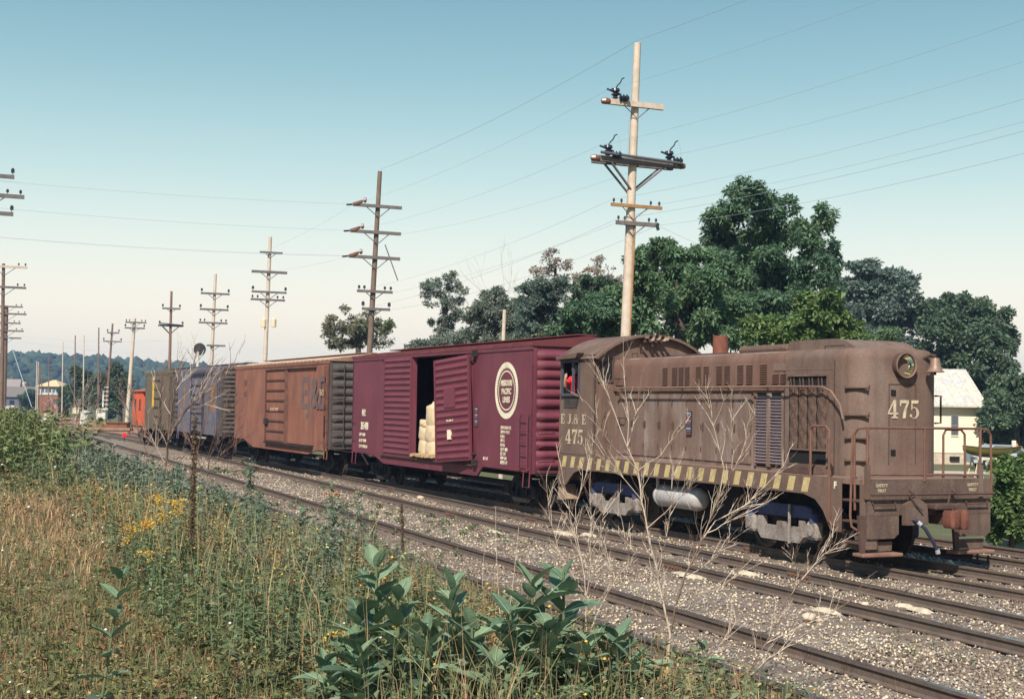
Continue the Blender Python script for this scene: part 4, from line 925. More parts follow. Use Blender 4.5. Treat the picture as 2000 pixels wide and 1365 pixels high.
# ================================================================== ENGINEER at the cab window
def skin_body(name, verts, edges, radii, mate, parent=None, loc=(0,0,0), rot=(0,0,0), sub=2):
    me=bpy.data.meshes.new(name); me.from_pydata(verts,edges,[]); me.update()
    o=bpy.data.objects.new(name,me); COL.objects.link(o)
    sk=o.modifiers.new('skin','SKIN'); sk.use_smooth_shade=True
    lay=me.skin_vertices[0].data if me.skin_vertices else None
    if lay is None:
        bpy.context.view_layer.objects.active=o; lay=me.skin_vertices[0].data
    for i,r in enumerate(radii): lay[i].radius=(r,r) if not isinstance(r,tuple) else r
    lay[0].use_root=True
    ss=o.modifiers.new('sub','SUBSURF'); ss.levels=sub; ss.render_levels=sub
    dg=bpy.context.evaluated_depsgraph_get(); dg.update(); m2=bpy.data.meshes.new_from_object(o.evaluated_get(dg)); bpy.data.objects.remove(o)
    m2.name=name; m2.materials.clear()
    return link(name,m2,mate,parent,loc,rot)
SKIN=mat('skin',(.55,.32,.22),var=.05,rough=.6)
pr=tag(empty('person',TR.w(-31.0,-1.27,2.88),-TR.th),'person in a red shirt sitting at the cab window, arm on the sill','person')
# local: +x forward, -y out of the window
V=[(0,0,0),(0,0,.18),(.02,-.01,.36),(.03,-.02,.5),(.05,-.03,.57),  (.0,-.17,.46),(.10,-.30,.27),(.30,-.40,.50),  (0,.16,.46),(.1,.22,.2),(.3,.16,.12)]
E_=[(0,1),(1,2),(2,3),(3,4),(3,5),(5,6),(3,8),(8,9),(9,10)]
body=skin_body('body',[V[i] for i in (0,1,2,3,4,5,6,8,9,10)],[(0,1),(1,2),(2,3),(3,4),(3,5),(5,6),(3,7),(7,8),(8,9)],[(.15,.12),(.15,.12),(.17,.12),(.11,.09),.06,.075,.055,.075,.055,.04],mat('red work shirt',(.72,.03,.04),var=.1),pr)
skin_body('forearm',[(.10,-.30,.27),(.16,-.35,.36),(.22,-.38,.46),(.25,-.37,.55),(.275,-.36,.575)],[(0,1),(1,2),(2,3),(3,4)],[.045,.042,.034,.042,.02],SKIN,pr)
for k in range(4): skin_body('finger',[(.235+.012*k,-.37,.55),(.245+.014*k,-.39+.005*k,.59),(.26+.014*k,-.37,.615-.008*abs(k-1))],[(0,1),(1,2)],[.011,.010,.008],SKIN,pr,sub=1)
skin_body('thumb',[(.22,-.37,.53),(.20,-.38,.56),(.20,-.37,.59)],[(0,1),(1,2)],[.012,.011,.009],SKIN,pr,sub=1)
hd=MB(); hd.lathe([(.045,-.10),(.06,-.06),(.075,-.02),(.082,.03),(.085,.07),(.075,.12),(.045,.155),(.005,.165)],(.055,-.035,.70),'z',16)
for i,p in enumerate(hd.v):           # brow, nose and chin on the outward-forward side
    pass
head=hd.obj('head',SKIN,pr,smooth=60); 
MB().add([(.135,-.045,.70),(.135,-.025,.70),(.165,-.035,.685),(.14,-.035,.74)],[(0,1,2),(0,2,3),(1,3,2)]).obj('nose',SKIN,head)
for sy in (-.012,-.058): MB().lathe([(.004,-.004),(.010,0),(.004,.004)],(.132,sy,.735),'x',8).obj('eye',mat('eye dark',(.02,.015,.012)),head)
MB().box(.132,.136,-.055,-.015,.655,.662).obj('mouth',mat('lip',(.35,.14,.11)),head)
for sy in (-.122,.05): MB().lathe([(.01,-.006),(.025,0),(.01,.006)],(.05,sy,.715),'y',10).obj('ear',SKIN,head)
MB().lathe([(.088,.04),(.094,.08),(.082,.13),(.05,.168),(.005,.178)],(.043,-.035,.70),'z',16).obj('hair',mat('dark hair',(.02,.015,.012)),pr,smooth=60)
# ================================================================== UTILITY POLES
WOODP=mat('pale weathered pole',(.62,.51,.41),col2=(.50,.40,.32),scale=2,var=.2,streak=.35,streak_col=(.25,.17,.12),bump=.4,bscale=18)
WOODD=mat('dark creosoted pole',(.17,.115,.085),col2=(.23,.165,.13),scale=2,var=.3,streak=.3,bump=.4,bscale=18)
WOODR=mat('reddish pole',(.24,.14,.10),col2=(.17,.10,.075),scale=2,var=.3,streak=.3)
ARMG=mat('grey crossarm',(.15,.13,.13),col2=(.22,.185,.17),scale=4,var=.3)
ARMO=mat('orange-brown crossarm',(.36,.20,.09),var=.25)
INS=mat('dark insulator',(.03,.035,.05),rough=.25,spec=.6); INSB=mat('brown insulator',(.18,.08,.05),rough=.3)
STEEL=mat('steel brace',(.13,.13,.15),rough=.6,metal=.3)
WIRE=mat('overhead wire',(.40,.47,.52),rough=.7)
ARMDIR=Vector((TR.n.x,TR.n.y,0)).normalized()
def insulator(b,p,h=.16,r=.05): b.lathe([(.015,0),(.015,h*.3),(r,h*.35),(r*.8,h*.6),(r,h*.7),(r*.55,h),(.01,h*1.02)],p,'z',8)
def pole(label,u0,v0,u1,v1,Yd,r0,r1,mate,arms,group='utility poles along the railway',adir=None,name='utility_pole'):
    """(u0,v0)/(u1,v1): a low and the top point as seen; arms: (v, u_left, u_right, thick, kind)"""
    ad=adir or ARMDIR
    a=at(u0,v0,Yd); c=at(u1,v1,Yd); k=(c-a)/(c.z-a.z); g=gz(a.x,a.y); base=a+k*(g-.2-a.z); top=c
    t=thing(name,label,'utility pole',base,0,group)
    n=10; pts=[base.lerp(top,i/n) for i in range(n+1)]
    MB().tube([p-base for p in pts],[r0+(r1-r0)*i/n for i in range(n+1)],12).obj('shaft',mate,t,smooth=50)
    ends={}
    for i,(v,ul,ur,th,kind) in enumerate(arms):
        f=(v-v0)/(v1-v0); uc=u0+(u1-u0)*f; pc=at(uc,v,Yd); z=pc.z
        c0=base+k*(z-base.z)
        ll=(uc-ul)*Yd/FPX/ad.x; lr=(ur-uc)*Yd/FPX/ad.x
        rr=r0+(r1-r0)*((z-base.z)/(top.z-base.z))
        side=Vector((-ad.y,ad.x,0))*(-1)            # towards the camera
        if side.y>0: side=-side
        off=side*(rr+th*.4)
        p=c0+off-base; L0=p-ad*ll; L1=p+ad*lr
        def beam(q0,q1,w,h,nm,m,par):
            d=(q1-q0).normalized(); s_=d.cross(Vector((0,0,1))).normalized()*w/2; u_=Vector((0,0,h/2))
            b=MB(); b.add([q0-s_-u_,q0+s_-u_,q0+s_+u_,q0-s_+u_,q1-s_-u_,q1+s_-u_,q1+s_+u_,q1-s_+u_],[(0,1,2,3),(7,6,5,4),(0,4,5,1),(1,5,6,2),(2,6,7,3),(3,7,4,0)]); return b.obj(nm,m,par)
        m={'o':ARMO,'g':ARMG,'d':ARMG,'h':ARMG,'p':WOODP,'s':ARMG,'t':ARMG}.get(kind[0],ARMG)
        arm=beam(L0,L1,th,th*1.2,'crossarm',m,t)
        if kind[0]=='h':                               # heavy double arm with long wooden braces
            o2=-off*2; beam(L0+o2,L1+o2,th,th*1.2,'crossarm',m,t)
            for (e,dd) in ((L0.lerp(L1,.12),-1),(L0.lerp(L1,.86),1)):
                beam(e+off*.3,c0-base+Vector((0,0,-(ll*.72)))+off*.3,.07,.07,'brace',ARMG,t)
                beam(e+o2,c0-base+Vector((0,0,-(ll*.72)))+o2*.6,.07,.07,'brace',ARMG,t)
            MB().tube([L0+Vector((0,0,.17))+off,L1+Vector((0,0,.05))+off],.05,8).obj('line_guard',STEEL,t)
        else:
            for e in (L0.lerp(p,.45),L1.lerp(p,.45)):
                MB().tube([e,c0-base+off*.9+Vector((0,0,-max(ll,lr)*.42))],.016 if Yd<60 else .022,4).obj('brace',STEEL,t)
        if 'i' in kind:
            for fr in (.05,.2,.78,.95):
                b=MB(); q=L0.lerp(L1,fr)+Vector((0,0,th*.6)); insulator(b,q,.16 if Yd<60 else .22,.045 if Yd<60 else .07); b.obj('insulator',INS,arm)
        if 'e' in kind:
            for fr in (.03,.97):
                b=MB(); q=L0.lerp(L1,fr)+Vector((0,0,th*.6)); insulator(b,q,.3,.09); b.obj('insulator',INS,arm)
        if 'c' in kind:                               # cut-outs with arc horns
            for fr in ((.12,) if 'l' in kind else (.12,.88)):
                q=L0.lerp(L1,fr)+Vector((0,0,th*.6)); b=MB()
                b.lathe([(.03,0),(.11,.05),(.06,.1),(.15,.16),(.06,.22),(.16,.27),(.14,.36),(.03,.38)],q,'z',12); ci=b.obj('cutout',INS,arm,smooth=40)
                MB().tube([q+Vector((0,0,.36)),q+Vector((.08,0,.48)),q+Vector((.16,.03,.56)),q+Vector((.22,.05,.70)),q+Vector((.30,.05,.74))],.022,5).obj('arc_horn',INS,ci)
                MB().tube([q+Vector((-.28,0,.35)),q+Vector((.2,.02,.16))],.035,6).obj('fuse_tube',INS,ci)
                MB().lathe([(.05,-.17),(.15,-.15),(.06,-.06),(.14,-.04),(.06,.05),(.14,.07),(.05,.17)],q+Vector((.30,.0,.05)),'x',10).obj('strain_insulator',INS,ci)
                MB().tube([q+Vector((.33,.05,.72)),q+Vector((.40,.05,.4)),q+Vector((.42,.05,.1))],.008,4).obj('lead_wire',WIRE,ci)
            for (e,sg) in ((L0,-1),(L1,1)):
                if 'l' in kind and sg>0: continue
                MB().lathe([(.04,-.16),(.09,-.13),(.11,0),(.09,.13),(.04,.16)],e+ad*sg*.1,'x',10).obj('end_insulator',INSB,arm)
        if 's' in kind[1:]:                            # strain string off the left end
            b=MB(); q=L0
            MB().tube([q,q+ad*.25+Vector((0,0,.06)),q+ad*.5+Vector((0,0,.22))],[.09,.12,.06],8).obj('strain_insulator',INSB,arm)
            MB().lathe([(.05,-.08),(.13,-.05),(.13,.05),(.05,.08)],q+ad*.62+Vector((0,0,.26)),'x',10).obj('strain_insulator',INSB,arm)
            MB().tube([q-ad*.05,q-ad*.35+Vector((0,0,-.04))],.05,6).obj('strain_insulator',INS,arm)
        ends[i]=(base+L0,base+L1)
    return t,base,top,ends,k
p1,b1,t1,e1,_=pole('tall pale utility pole with heavy double crossarm standing behind the locomotive cab',1222,655,1245,85,47.44,.20,.12,WOODP,
   [(207,1181,1293,.15,'pcl'),(318,1160,1324,.16,'hc'),(404,1187,1290,.09,'oi'),(438,1197,1282,.11,'gi')])
MB().tube([Vector((.16,-.10,2.2)),(Vector((.16,-.10,0))+(t1-b1)*.62)],.035,6).obj('conduit',ARMO,p1)
for zz in (.0,.25): MB().tube([(at(1283,441,47.2)-b1),(at(1283,441,47.2)-b1)+Vector((.05,0,-.15+zz*.9))],.06,6).obj('dead_end_clamp',INS,p1)
MB().tube([(at(1228,225,47.2)-b1),(at(1226,300,47.2)-b1)],.012,4).obj('lead_wire',WIRE,p1)
p2,b2,t2,e2,_=pole('dark utility pole with five crossarms rising behind the maroon boxcar',722,685,742,335,71.77,.17,.11,WOODD,
   [(404,690,781,.13,'ds'),(455,685,779,.13,'ds'),(504,682,777,.13,'ds'),(570,697,763,.11,'gi'),(604,706,758,.11,'ge')])
MB().tube([at(752,478,71)-b2,at(777,548,71)-b2],.03,5).obj('hanging_arm',ARMG,p2)
p3,b3,t3,e3,_=pole('pale utility pole with two small transformers behind the rusty orange boxcar',518,695,528,463,93,.17,.11,WOODP,
   [(494,508,549,.11,'g'),(532,493,557,.14,'g'),(571,493,556,.11,'ge'),(586,491,553,.11,'gi')])
for (u,nm) in ((535,'transformer'),(515.5,'transformer')):
    c=at(u,630,93)-b3; MB().lathe([(.05,-.02),(.17,0),(.18,.5),(.1,.55),(.03,.62)],c+Vector((0,-.1,-.3)),'z',12).obj(nm,mat('pale transformer can',(.7,.6,.42)),p3,smooth=40)
pole('grey utility pole with four crossarms behind the signal disc',414,690,421,535,106,.16,.10,WOODP,[(574,394,445,.12,'ge'),(605,392,443,.12,'ge'),(631,390,441,.11,'gi'),(675,404,437,.11,'g')])
pole('brown utility pole with V-braced crossarm behind the dead sapling',331,718,335,569,121,.16,.10,WOODR,[(603,318,350,.12,'ge'),(636,312,355,.13,'he')])
pole('stout tan utility pole with two short crossarms just left of the orange caboose top',255,730,263,622,139,.22,.15,WOODP,[(630,246,283,.12,'gi'),(641,245,280,.12,'ge')])
pole('slim pole with two short crossarms left of the stout tan pole',212,740,220,632,154,.15,.10,WOODR,[(650,210,231,.12,'ge'),(667,203,235,.12,'ge')])
for k,(u,v1,v0,Yd,lb) in enumerate([(193,640,755,160,'tall bare brown pole left of the slim crossarm pole'),(164,655,745,175,'bare pole, fourth from the orange caboose'),(147,655,745,185,'bare dark pole, fifth from the orange caboose'),(123,668,735,200,'bare grey pole right above the signal tower'),(96,695,745,230,'thin pole directly left of the signal tower roof'),(75,706,750,250,'leftmost of three clustered thin poles in front of the wooded ridge'),(78,708,755,252,'rightmost of three clustered thin poles in front of the wooded ridge'),(72,705,752,255,'middle of three clustered thin poles in front of the wooded ridge'),(82,720,795,215,'tan thin pole standing beside the signal tower wall')]):
    pole(lb,u-1,v0,u,v1,Yd,.095,.07,WOODR if k%2==0 else WOODP,[],group='far poles beyond the train')
pole('brown utility pole with two crossarms at the left edge of the picture',3,760,7,515,100,.16,.11,WOODD,[(521,-20,47,.13,'pi'),(561,-22,45,.13,'gi')])
pl2,bl2,tl2,_,_=pole('brown utility pole with five crossarms and a guy wire at the left edge',6,790,12,597,150,.34,.24,WOODR,[(599,-12,40,.13,'gi'),(613,-18,46,.15,'gi'),(631,-14,36,.13,'gi'),(646,-16,41,.14,'gi'),(660,-14,37,.13,'g')])
MB().tube([at(14,650,150)-bl2,at(62,795,140)-bl2],.03,4).obj('guy_wire',WIRE,pl2)
p0l,b0l,t0l,e0l,_=pole('utility pole just out of view whose three crossarms reach in at the left edge',-32,760,-28,300,62,.15,.10,WOODD,[(343,-76,20,.14,'ge'),(381,-94,37,.14,'gi'),(416,-72,18,.14,'ge')])
st=thing('pole_stub','short pale wooden pole showing above the maroon boxcar roof','utility pole',at(982,690,58)*1.0,0,'utility poles along the railway')
g_=gz(st.location.x,st.location.y); MB().tube([(0,0,g_-st.location.z),(.0,0,0),(at(985.5,605,58)-st.location)],[.1,.085,.075],10).obj('shaft',WOODP,st,smooth=50)

# wires
def wire(label,pts,sag,r=.011,n=14):
    P=[]
    for a,b in zip(pts[:-1],pts[1:]):
        a=Vector(a);b=Vector(b); L=(b-a).length
        for i in range(n):
            t=i/n; q=a.lerp(b,t); q.z-=4*sag*t*(1-t)*(L/30)**1.3; P.append(q)
    P.append(Vector(pts[-1])); c=P[0].copy()
    o=MB().tube([p-c for p in P],r*.38,4,cap=False).obj('overhead_wire',WIRE); o.location=c
    return tag(o,label,'wire','overhead wires between the poles')
nearv=TR.w(-14.5,6)                                   # next pole of the line, out of view to the right
def nx(z,dy=0): return Vector((nearv.x+ARMDIR.x*dy,nearv.y+ARMDIR.y*dy,z))
wire('top wire running over the tall pole beside the trees',[t2+Vector((0,0,.1)),t1+Vector((0,0,.1)),nx(14.6)],.35,.017)
u3=e1[0][0]+Vector((0,0,.4)); wire('wire leaving the upper left insulator of the tall pole',[e2[0][0],u3,nx(12.9,-.7)],.4,.010)
wire('wire from the left end of the heavy double crossarm',[e2[1][0],e1[1][0]+Vector((0,0,.4)),nx(11.2,-1.1)],.4,.010)
wire('wire from the right end of the heavy double crossarm',[e2[1][1],e1[1][1]+Vector((0,0,.4)),nx(11.2,1.1)],.4,.010)
wire('upper of two wires on the orange-brown crossarm',[e2[3][0],e1[2][0]+Vector((0,0,.15)),nx(9.75,-.7)],.4,.010)
wire('lower of two wires on the orange-brown crossarm',[e2[3][1],e1[2][1]+Vector((0,0,.15)),nx(9.75,.7)],.4,.010)
wire('wire on the left end of the lowest grey crossarm',[e2[4][0],e1[3][0]+Vector((0,0,.1)),nx(9.1,-.6)],.4,.012)
wire('wire on the right end of the lowest grey crossarm',[e2[4][1],e1[3][1],nx(9.1,.6)],.5,.012)
wire('slack wire dropping from the lowest crossarm into the big tree',[e1[3][1],at(1440,505,52)],.6,.011)
for k,(lb,tgt) in enumerate((('highest of the three wires crossing to the left edge',at(-20,352,62)),('second of the three wires crossing to the left edge',at(-20,405,62)),('lowest of the three wires crossing to the left edge',at(-20,462,62)))):
    wire(lb,[e2[k][0]-ARMDIR*.35,tgt],.25,.014)
wire('faint wire crossing low towards the left poles',[at(680,500,71.5),at(-10,463,75)],.3,.012)
wire('thin wire slanting from the dark pole to the pale pole',[e2[0][0],e3[0][0]],.3,.010)
wire('second thin wire slanting from the dark pole to the pale pole',[e2[2][0],e3[1][0]],.3,.010)
wire('pale cable from the short pole to the thin tree',[at(985,613,58),at(850,635,66)],2.2,.016)
wire('thin wire slanting down right of the pale transformer pole',[at(537,650,93),at(640,690,85)],.4,.012)
wire('thin wire slanting down behind the small tree',[at(757,606,72),at(840,665,68)],.4,.010)
wire('far wire strung low before the wooded ridge',[at(40,657,150),at(330,665,140)],.5,.02)
wire('second far wire strung low before the wooded ridge',[at(40,667,150),at(260,690,150)],.5,.02)

# ================================================================== SIGNALS, TOWER, SHEDS, FAR HOUSES
sg_=at(386,712,100); sg=thing('railway_signal','round black signal disc on a pale mast above the blue boxcar','signal',(sg_.x,sg_.y,gz(sg_.x,sg_.y)))
bz=sg_.z-sg.location.z; c=at(390,682,100)-sg.location
MB().cyl((0,0,0),(0,0,bz+.9),.11,.10,n=10).obj('mast',mat('pale signal mast',(.6,.56,.52),var=.15),sg)
MB().lathe([(.42,-.03),(.44,0),(.42,.03)],c,'y',28).obj('disc',mat('black signal disc',(.035,.035,.035)),sg)
MB().tube([(0,0,bz-.4),(.1,-.1,bz+.3),(.45,-.15,bz+1.0)],.03,5).obj('stay',mat('pale signal mast',(.6,.56,.52)),sg)
MB().bbox(-.2+c.x,.2+c.x,c.y+.05,c.y+.4,c.z-.25,c.z+.25,.04).obj('lamp_case',mat('black signal disc',(.035,.035,.035)),sg)
# signal tower: brick lower storey, pale blue upper storey with a row of windows, hipped roof
Yt=262; tw_=at(105,806,Yt); tw=thing('signal_tower','small two-storey brick signal tower with pale blue upper windows and tan hipped roof','building',(tw_.x,tw_.y,-.35),R(-12))
def zt(v): return at(105,v,Yt).z+.35
zb_,zm,ze_,za=0,zt(770),zt(755),zt(742)
wd=1.95
MB().box(-wd,wd,-wd,wd,0,zm).obj('brick_wall',mat('tower brick',(.26,.11,.06),col2=(.2,.085,.05),scale=3,var=.25,speck=.2,speck_scale=8),tw)
MB().box(-wd-.05,wd+.05,-wd-.05,wd+.05,zm,ze_).obj('upper_storey',mat('pale blue siding',(.42,.47,.52),var=.1),tw)
MB().box(-wd-.12,wd+.12,-wd-.12,wd+.12,zm-.1,zm+.08).obj('belt_course',mat('pale trim',(.62,.56,.5)),tw)
for k in range(4): 
    x=-1.15+k*.72; w_=MB().box(x-.2,x+.2,-wd-.08,-wd-.045,zm+.35,ze_-.3).obj('window',mat('tower glass',(.03,.035,.05),rough=.2),tw)
    MB().box(x-.02,x+.02,-wd-.1,-wd-.08,zm+.35,ze_-.3).obj('mullion',mat('pale trim',(.62,.56,.5)),w_)
for k in range(3): MB().box(wd+.045,wd+.08,-1.2+k*.8,-.8+k*.8,zm+.35,ze_-.3).obj('window',mat('tower glass',(.03,.035,.05)),tw)
MB().add([(-2.5,-2.5,ze_),(2.5,-2.5,ze_),(2.5,2.5,ze_),(-2.5,2.5,ze_),(-.3,0,za),(.3,0,za)],[(0,1,5,4),(1,2,5),(2,3,4,5),(3,0,4),(3,2,1,0)]).obj('roof',mat('tan shingle roof',(.62,.46,.27),var=.15),tw)
MB().box(-.35,.35,-wd-.05,-wd+.01,.1,1.9).obj('door',mat('dark door',(.05,.04,.04)),tw)
MB().lathe([(.05,0),(.2,.1),(.05,.3)],(.1,-wd-.2,2.3),'z',10).obj('lamp',mat('white lamp',(.8,.78,.7)),tw)
# instrument cases and signals by the far crossing
def cabinet(label,u,v,w,h,Yd,m):
    p=at(u,v,Yd); c=thing('instrument_case',label,'cabinet',(p.x,p.y,gz(p.x,p.y)),0,'railway cabinets near the far crossing'); zz=p.z-c.location.z
    MB().bbox(-w/2,w/2,-.4,.4,max(-.1,zz-h),zz,.04).obj('case',m,c); MB().prism([(-w/2-.1,zz),(w/2+.1,zz),(0,zz+.2)],-.45,.45).obj('lid',m,c)
    MB().cyl((0,0,-.2),(0,0,max(.05,zz-h)),.15,n=8).obj('stand',m,c)
WC=mat('off-white case paint',(.62,.57,.52),var=.2)
cabinet('off-white instrument case near the two left-edge poles',22,795,1.0,1.6,150,WC); cabinet('low pale instrument case in front of the signal tower',94,811,1.0,.7,130,WC)
cabinet('narrow grey instrument case beside the far track',166,805,.7,1.4,140,WC); cabinet('white instrument case at the foot of the white signal mast',199,800,1.0,1.0,150,WC); cabinet('small cream case left of the white signal mast',150,798,.8,.6,170,mat('cream case',(.7,.62,.45)))
sp=at(201,800,150); ss=thing('signal_mast','slender white signal mast with ladder rungs near the far track','signal',(sp.x,sp.y,gz(sp.x,sp.y)))
MB().cyl((0,0,0),(0,0,at(201,763,150).z-ss.location.z),.09,n=8).obj('mast',mat('white mast',(.72,.7,.68)),ss)
for k in range(6): MB().cyl((.1,0,2+k*.45),(.55,0,2+k*.45),.04,n=5).obj('rung',mat('white mast',(.72,.7,.68)),ss)
rd=at(243,850,96); rt=thing('switch_target','small red switch target beside the caboose track','signal',(rd.x,rd.y,gz(rd.x,rd.y)))
MB().cyl((0,0,0),(0,0,rd.z-rt.location.z),.03,n=6).obj('stand',DARK,rt); MB().lathe([(.15,-.02),(.17,0),(.15,.02)],(0,0,rd.z-rt.location.z),'y',16).obj('target',mat('red target',(.75,.02,.04)),rt)
# brown timbers piled by the far tracks
for k,(u,v,l,lb) in enumerate([(112,800,9,'long brown timber pile in front of the signal tower'),(128,809,11,'lower brown timber pile in front of the signal tower'),(140,818,9,'brown timber pile lying nearest the weeds on the left'),(205,832,7,'brown timber pile left of the red switch target'),(190,826,8,'brown timber pile behind the red switch target'),(222,803,3.4,'small rusty bin beside the caboose')]):
    p=at(u,v,175-k*14 if k<5 else 120); g=gz(p.x,p.y); o=thing('timber_pile' if k<5 else 'scrap_bin',lb,'timber' if k<5 else 'bin',(p.x,p.y,g),R(-30+k*6),'timbers piled by the far tracks' if k<5 else None); rr=random.Random(k)
    if k<5:
        for j in range(5): y0=j*.32; MB().bbox(-l/2+rr.uniform(-.6,.6),l/2+rr.uniform(-.6,.6),y0,y0+.28,0,.28+.1*rr.random(),.02).obj('timber',mat('brown timber',(.26,.16,.11),col2=(.34,.24,.17),scale=2,var=.3),o)
        for j in range(3): y0=.15+j*.33; MB().bbox(-l/2+rr.uniform(0,1.5),l/2-rr.uniform(0,1.5),y0,y0+.28,.38,.62,.02).obj('timber',mat('brown timber',(.26,.16,.11)),o)
    else: MB().bbox(-1.3,1.3,-.6,.6,0,1.0,.05).obj('bin_body',mat('rusty bin',(.22,.09,.05),var=.3),o); MB().box(-1.4,1.4,-.7,.7,1.0,1.08).obj('rim',mat('rusty bin',(.22,.09,.05)),o)
# far houses on the left
def farhouse(label,u,v,w,h,rh,Yd,wall,roof,rz=0.2):
    p=at(u,v,Yd); t=thing('house',label,'building',(p.x,p.y,-.3),rz,'far houses under the wooded ridge'); d=w*.8
    MB().box(-w/2,w/2,-d/2,d/2,0,h).obj('wall',wall,t)
    MB().prism([(-d/2-.4,h),(d/2+.4,h),(0,h+rh)],-w/2-.3,w/2+.3,'x').obj('roof',roof,t)
    for k in range(2): x=-w/4+k*w/2; MB().box(x-.5,x+.5,-d/2-.05,-d/2+.01,h*.35,h*.75).obj('window',mat('tower glass',(.03,.035,.05)),t)
    MB().box(-.4,.4,-d/2-.05,-d/2+.01,0,2.0).obj('door',mat('dark door',(.05,.04,.04)),t)
    MB().box(w*.15,w*.15+.5,.3,.8,h,h+rh+.8).obj('chimney',mat('tower brick',(.26,.11,.06)),t)
farhouse('low grey house with tan gable beside the two left-edge poles',36,790,8,3.0,2.4,330,mat('grey blue siding',(.16,.17,.22)),mat('dim roof',(.20,.17,.16)),.5)
farhouse('pale house on the wooded slope at the far left',12,768,9,6,3,480,mat('pale siding',(.6,.5,.36)),mat('tan grey roof',(.30,.25,.22)),.2)
farhouse('small cream house on the wooded slope above the grey one',30,770,8,5.5,3,520,mat('pale siding',(.6,.5,.36)),mat('tan roof2',(.42,.33,.2)),-.2)

# ================================================================== HOUSE, BOAT AND LAWN ON THE RIGHT
YH=90
hx0,hx1=at(1780,840,YH).x,at(1911,840,YH).x; hzb=-.6; hze=at(1911,790,YH).z+.15; ridge=at(1877,721,YH+4).z
CLAP=mat('cream clapboard',(.88,.76,.58),var=.05); TIN=mat('patched tin roof',(.52,.50,.48),col2=(.78,.64,.45),scale=1.2,var=.2,rough=.55,speck=.2,speck_scale=5)
hc=(hx0+hx1)/2; hs=thing('house','cream clapboard house with patchy tin roof behind the locomotive nose','building',(hc,YH,hzb)); hw=(hx1-hx0)/2
nb=22; hh=(hze-hzb-.75)/nb
sid=MB().box(-hw,hw,.03,8,.7,hze-hzb).obj('wall',CLAP,hs)
bme=MB().add([(-hw-.02,.0,0),(hw+.02,.0,0),(hw+.02,.022,hh),(-hw-.02,.022,hh),(-hw-.02,.03,0),(hw+.02,.03,0)],[(0,1,2,3),(4,5,1,0)]).mesh('clapboard'); bme.materials.append(CLAP)
for k in range(nb): link('clapboard',bme,None,sid,loc=(0,0,.75+k*hh))
MB().box(-hw+.1,hw-.1,.06,7.9,0,.7).obj('foundation',mat('foundation',(.55,.46,.36),var=.2),hs)
rf=MB(); R0,R1=hze-hzb,ridge-hzb
rf.add([(-hw-.5,-.55,R0-.22),(hw+.45,-.55,R0-.22),(hw+.45,4,R1),(-hw-.5,4,R1),(hw+.45,8.55,R0-.22),(-hw-.5,8.55,R0-.22),(-hw-.5,-.55,R0-.34),(hw+.45,-.55,R0-.34),(hw+.45,4,R1-.12),(hw+.45,8.55,R0-.34)],[(0,1,2,3),(3,2,4,5),(0,6,7,1),(1,7,8,2),(2,8,9,4)]); ro=rf.obj('roof',TIN,hs)
for k in range(9):
    x=-hw-.3+k*(2*hw+.6)/8; MB().tube([(x,-.55,R0-.2),(x,4,R1+.02)],.02,4).obj('roof_seam',TIN,ro)
MB().prism([(.1,R0),(7.9,R0),(4,R1-.15)],hw-.08,hw,'x').obj('gable',CLAP,hs)
wx=(at(1864.5,830,YH).x-hc); wz0=at(1864,850,YH).z-hzb; wz1=at(1864,812,YH).z-hzb
wo_=MB().box(wx-.25,wx+.25,-.06,-.01,wz0-.06,wz0).obj('window_sill',CLAP,hs)
for (a,c2) in ((wz0,(wz0+wz1)/2-.02),((wz0+wz1)/2+.02,wz1)): MB().box(wx-.19,wx+.19,-.02,-.005,a,c2).obj('window_pane',mat('house glass',(.10,.11,.13),rough=.2),hs)
for (a,c2,z0,z1) in ((wx-.24,wx-.19,wz0,wz1),(wx+.19,wx+.24,wz0,wz1),(wx-.24,wx+.24,wz1,wz1+.06),(wx-.19,wx+.19,(wz0+wz1)/2-.025,(wz0+wz1)/2+.025)): MB().box(a,c2,-.05,-.004,z0,z1).obj('window_trim',mat('grey trim',(.3,.28,.27)),hs)
MB().box(wx-.3,wx+.3,-.1,.07,.25,.5).obj('cellar_window',BLK,hs)
# boat on sawhorses
YB=68; bc=at(1938,895,YB); bt=thing('boat','olive green rowing boat resting on pale sawhorses in the yard','boat',(bc.x,YB,gz(bc.x,YB)),R(4)); bl0=1.38
b=MB(); nsec=13; zs=at(1938,885,YB).z-bt.location.z
def hull(u,v,sc=1.0,dz=0):
    x=-bl0+2*bl0*u; beam=.55*(1-abs(2*u-.9)**2.6*.85) if u<.97 else .1; beam=max(beam,.04)
    a=math.pi*(v); y=-beam*math.cos(a)*sc; z=zs+.24+.10*(2*u-1)**2-(.44-.30*max(0,2*u-1)**2-.16*max(0,1-2*u)**3)*math.sin(a)**.7*sc+dz; return (x,y,z)
b.grid(lambda u,v: hull(u,v),16,12); hu=b.obj('hull',mat('olive boat paint',(.13,.115,.028),col2=(.10,.085,.02),scale=2,var=.2,rough=.45),bt,smooth=50)
b=MB(); b.grid(lambda u,v: (hull(u,v,.9,.03)),16,12); b.obj('hull_lining',mat('boat inside',(.20,.17,.10)),bt,smooth=50)
for sgn in (0,1): MB().tube([hull(u/12,sgn) for u in range(13)],.025,5).obj('gunwale',mat('dark gunwale',(.06,.05,.02)),bt)
for u in (.25,.5,.75): x=-bl0+2*bl0*u; MB().box(x-.1,x+.1,-.4,.4,zs+.1,zs+.13).obj('thwart',mat('boat inside',(.20,.17,.10)),bt)
om=MB().bbox(bl0-.42,bl0-.22,-.1,.1,zs+.28,zs+.62,.05).obj('motor',mat('white motor cover',(.75,.68,.58)),bt); MB().bbox(bl0-.22,bl0-.14,-.08,.08,zs+.28,zs+.48,.03).obj('motor_band',mat('orange band',(.7,.2,.08)),om)
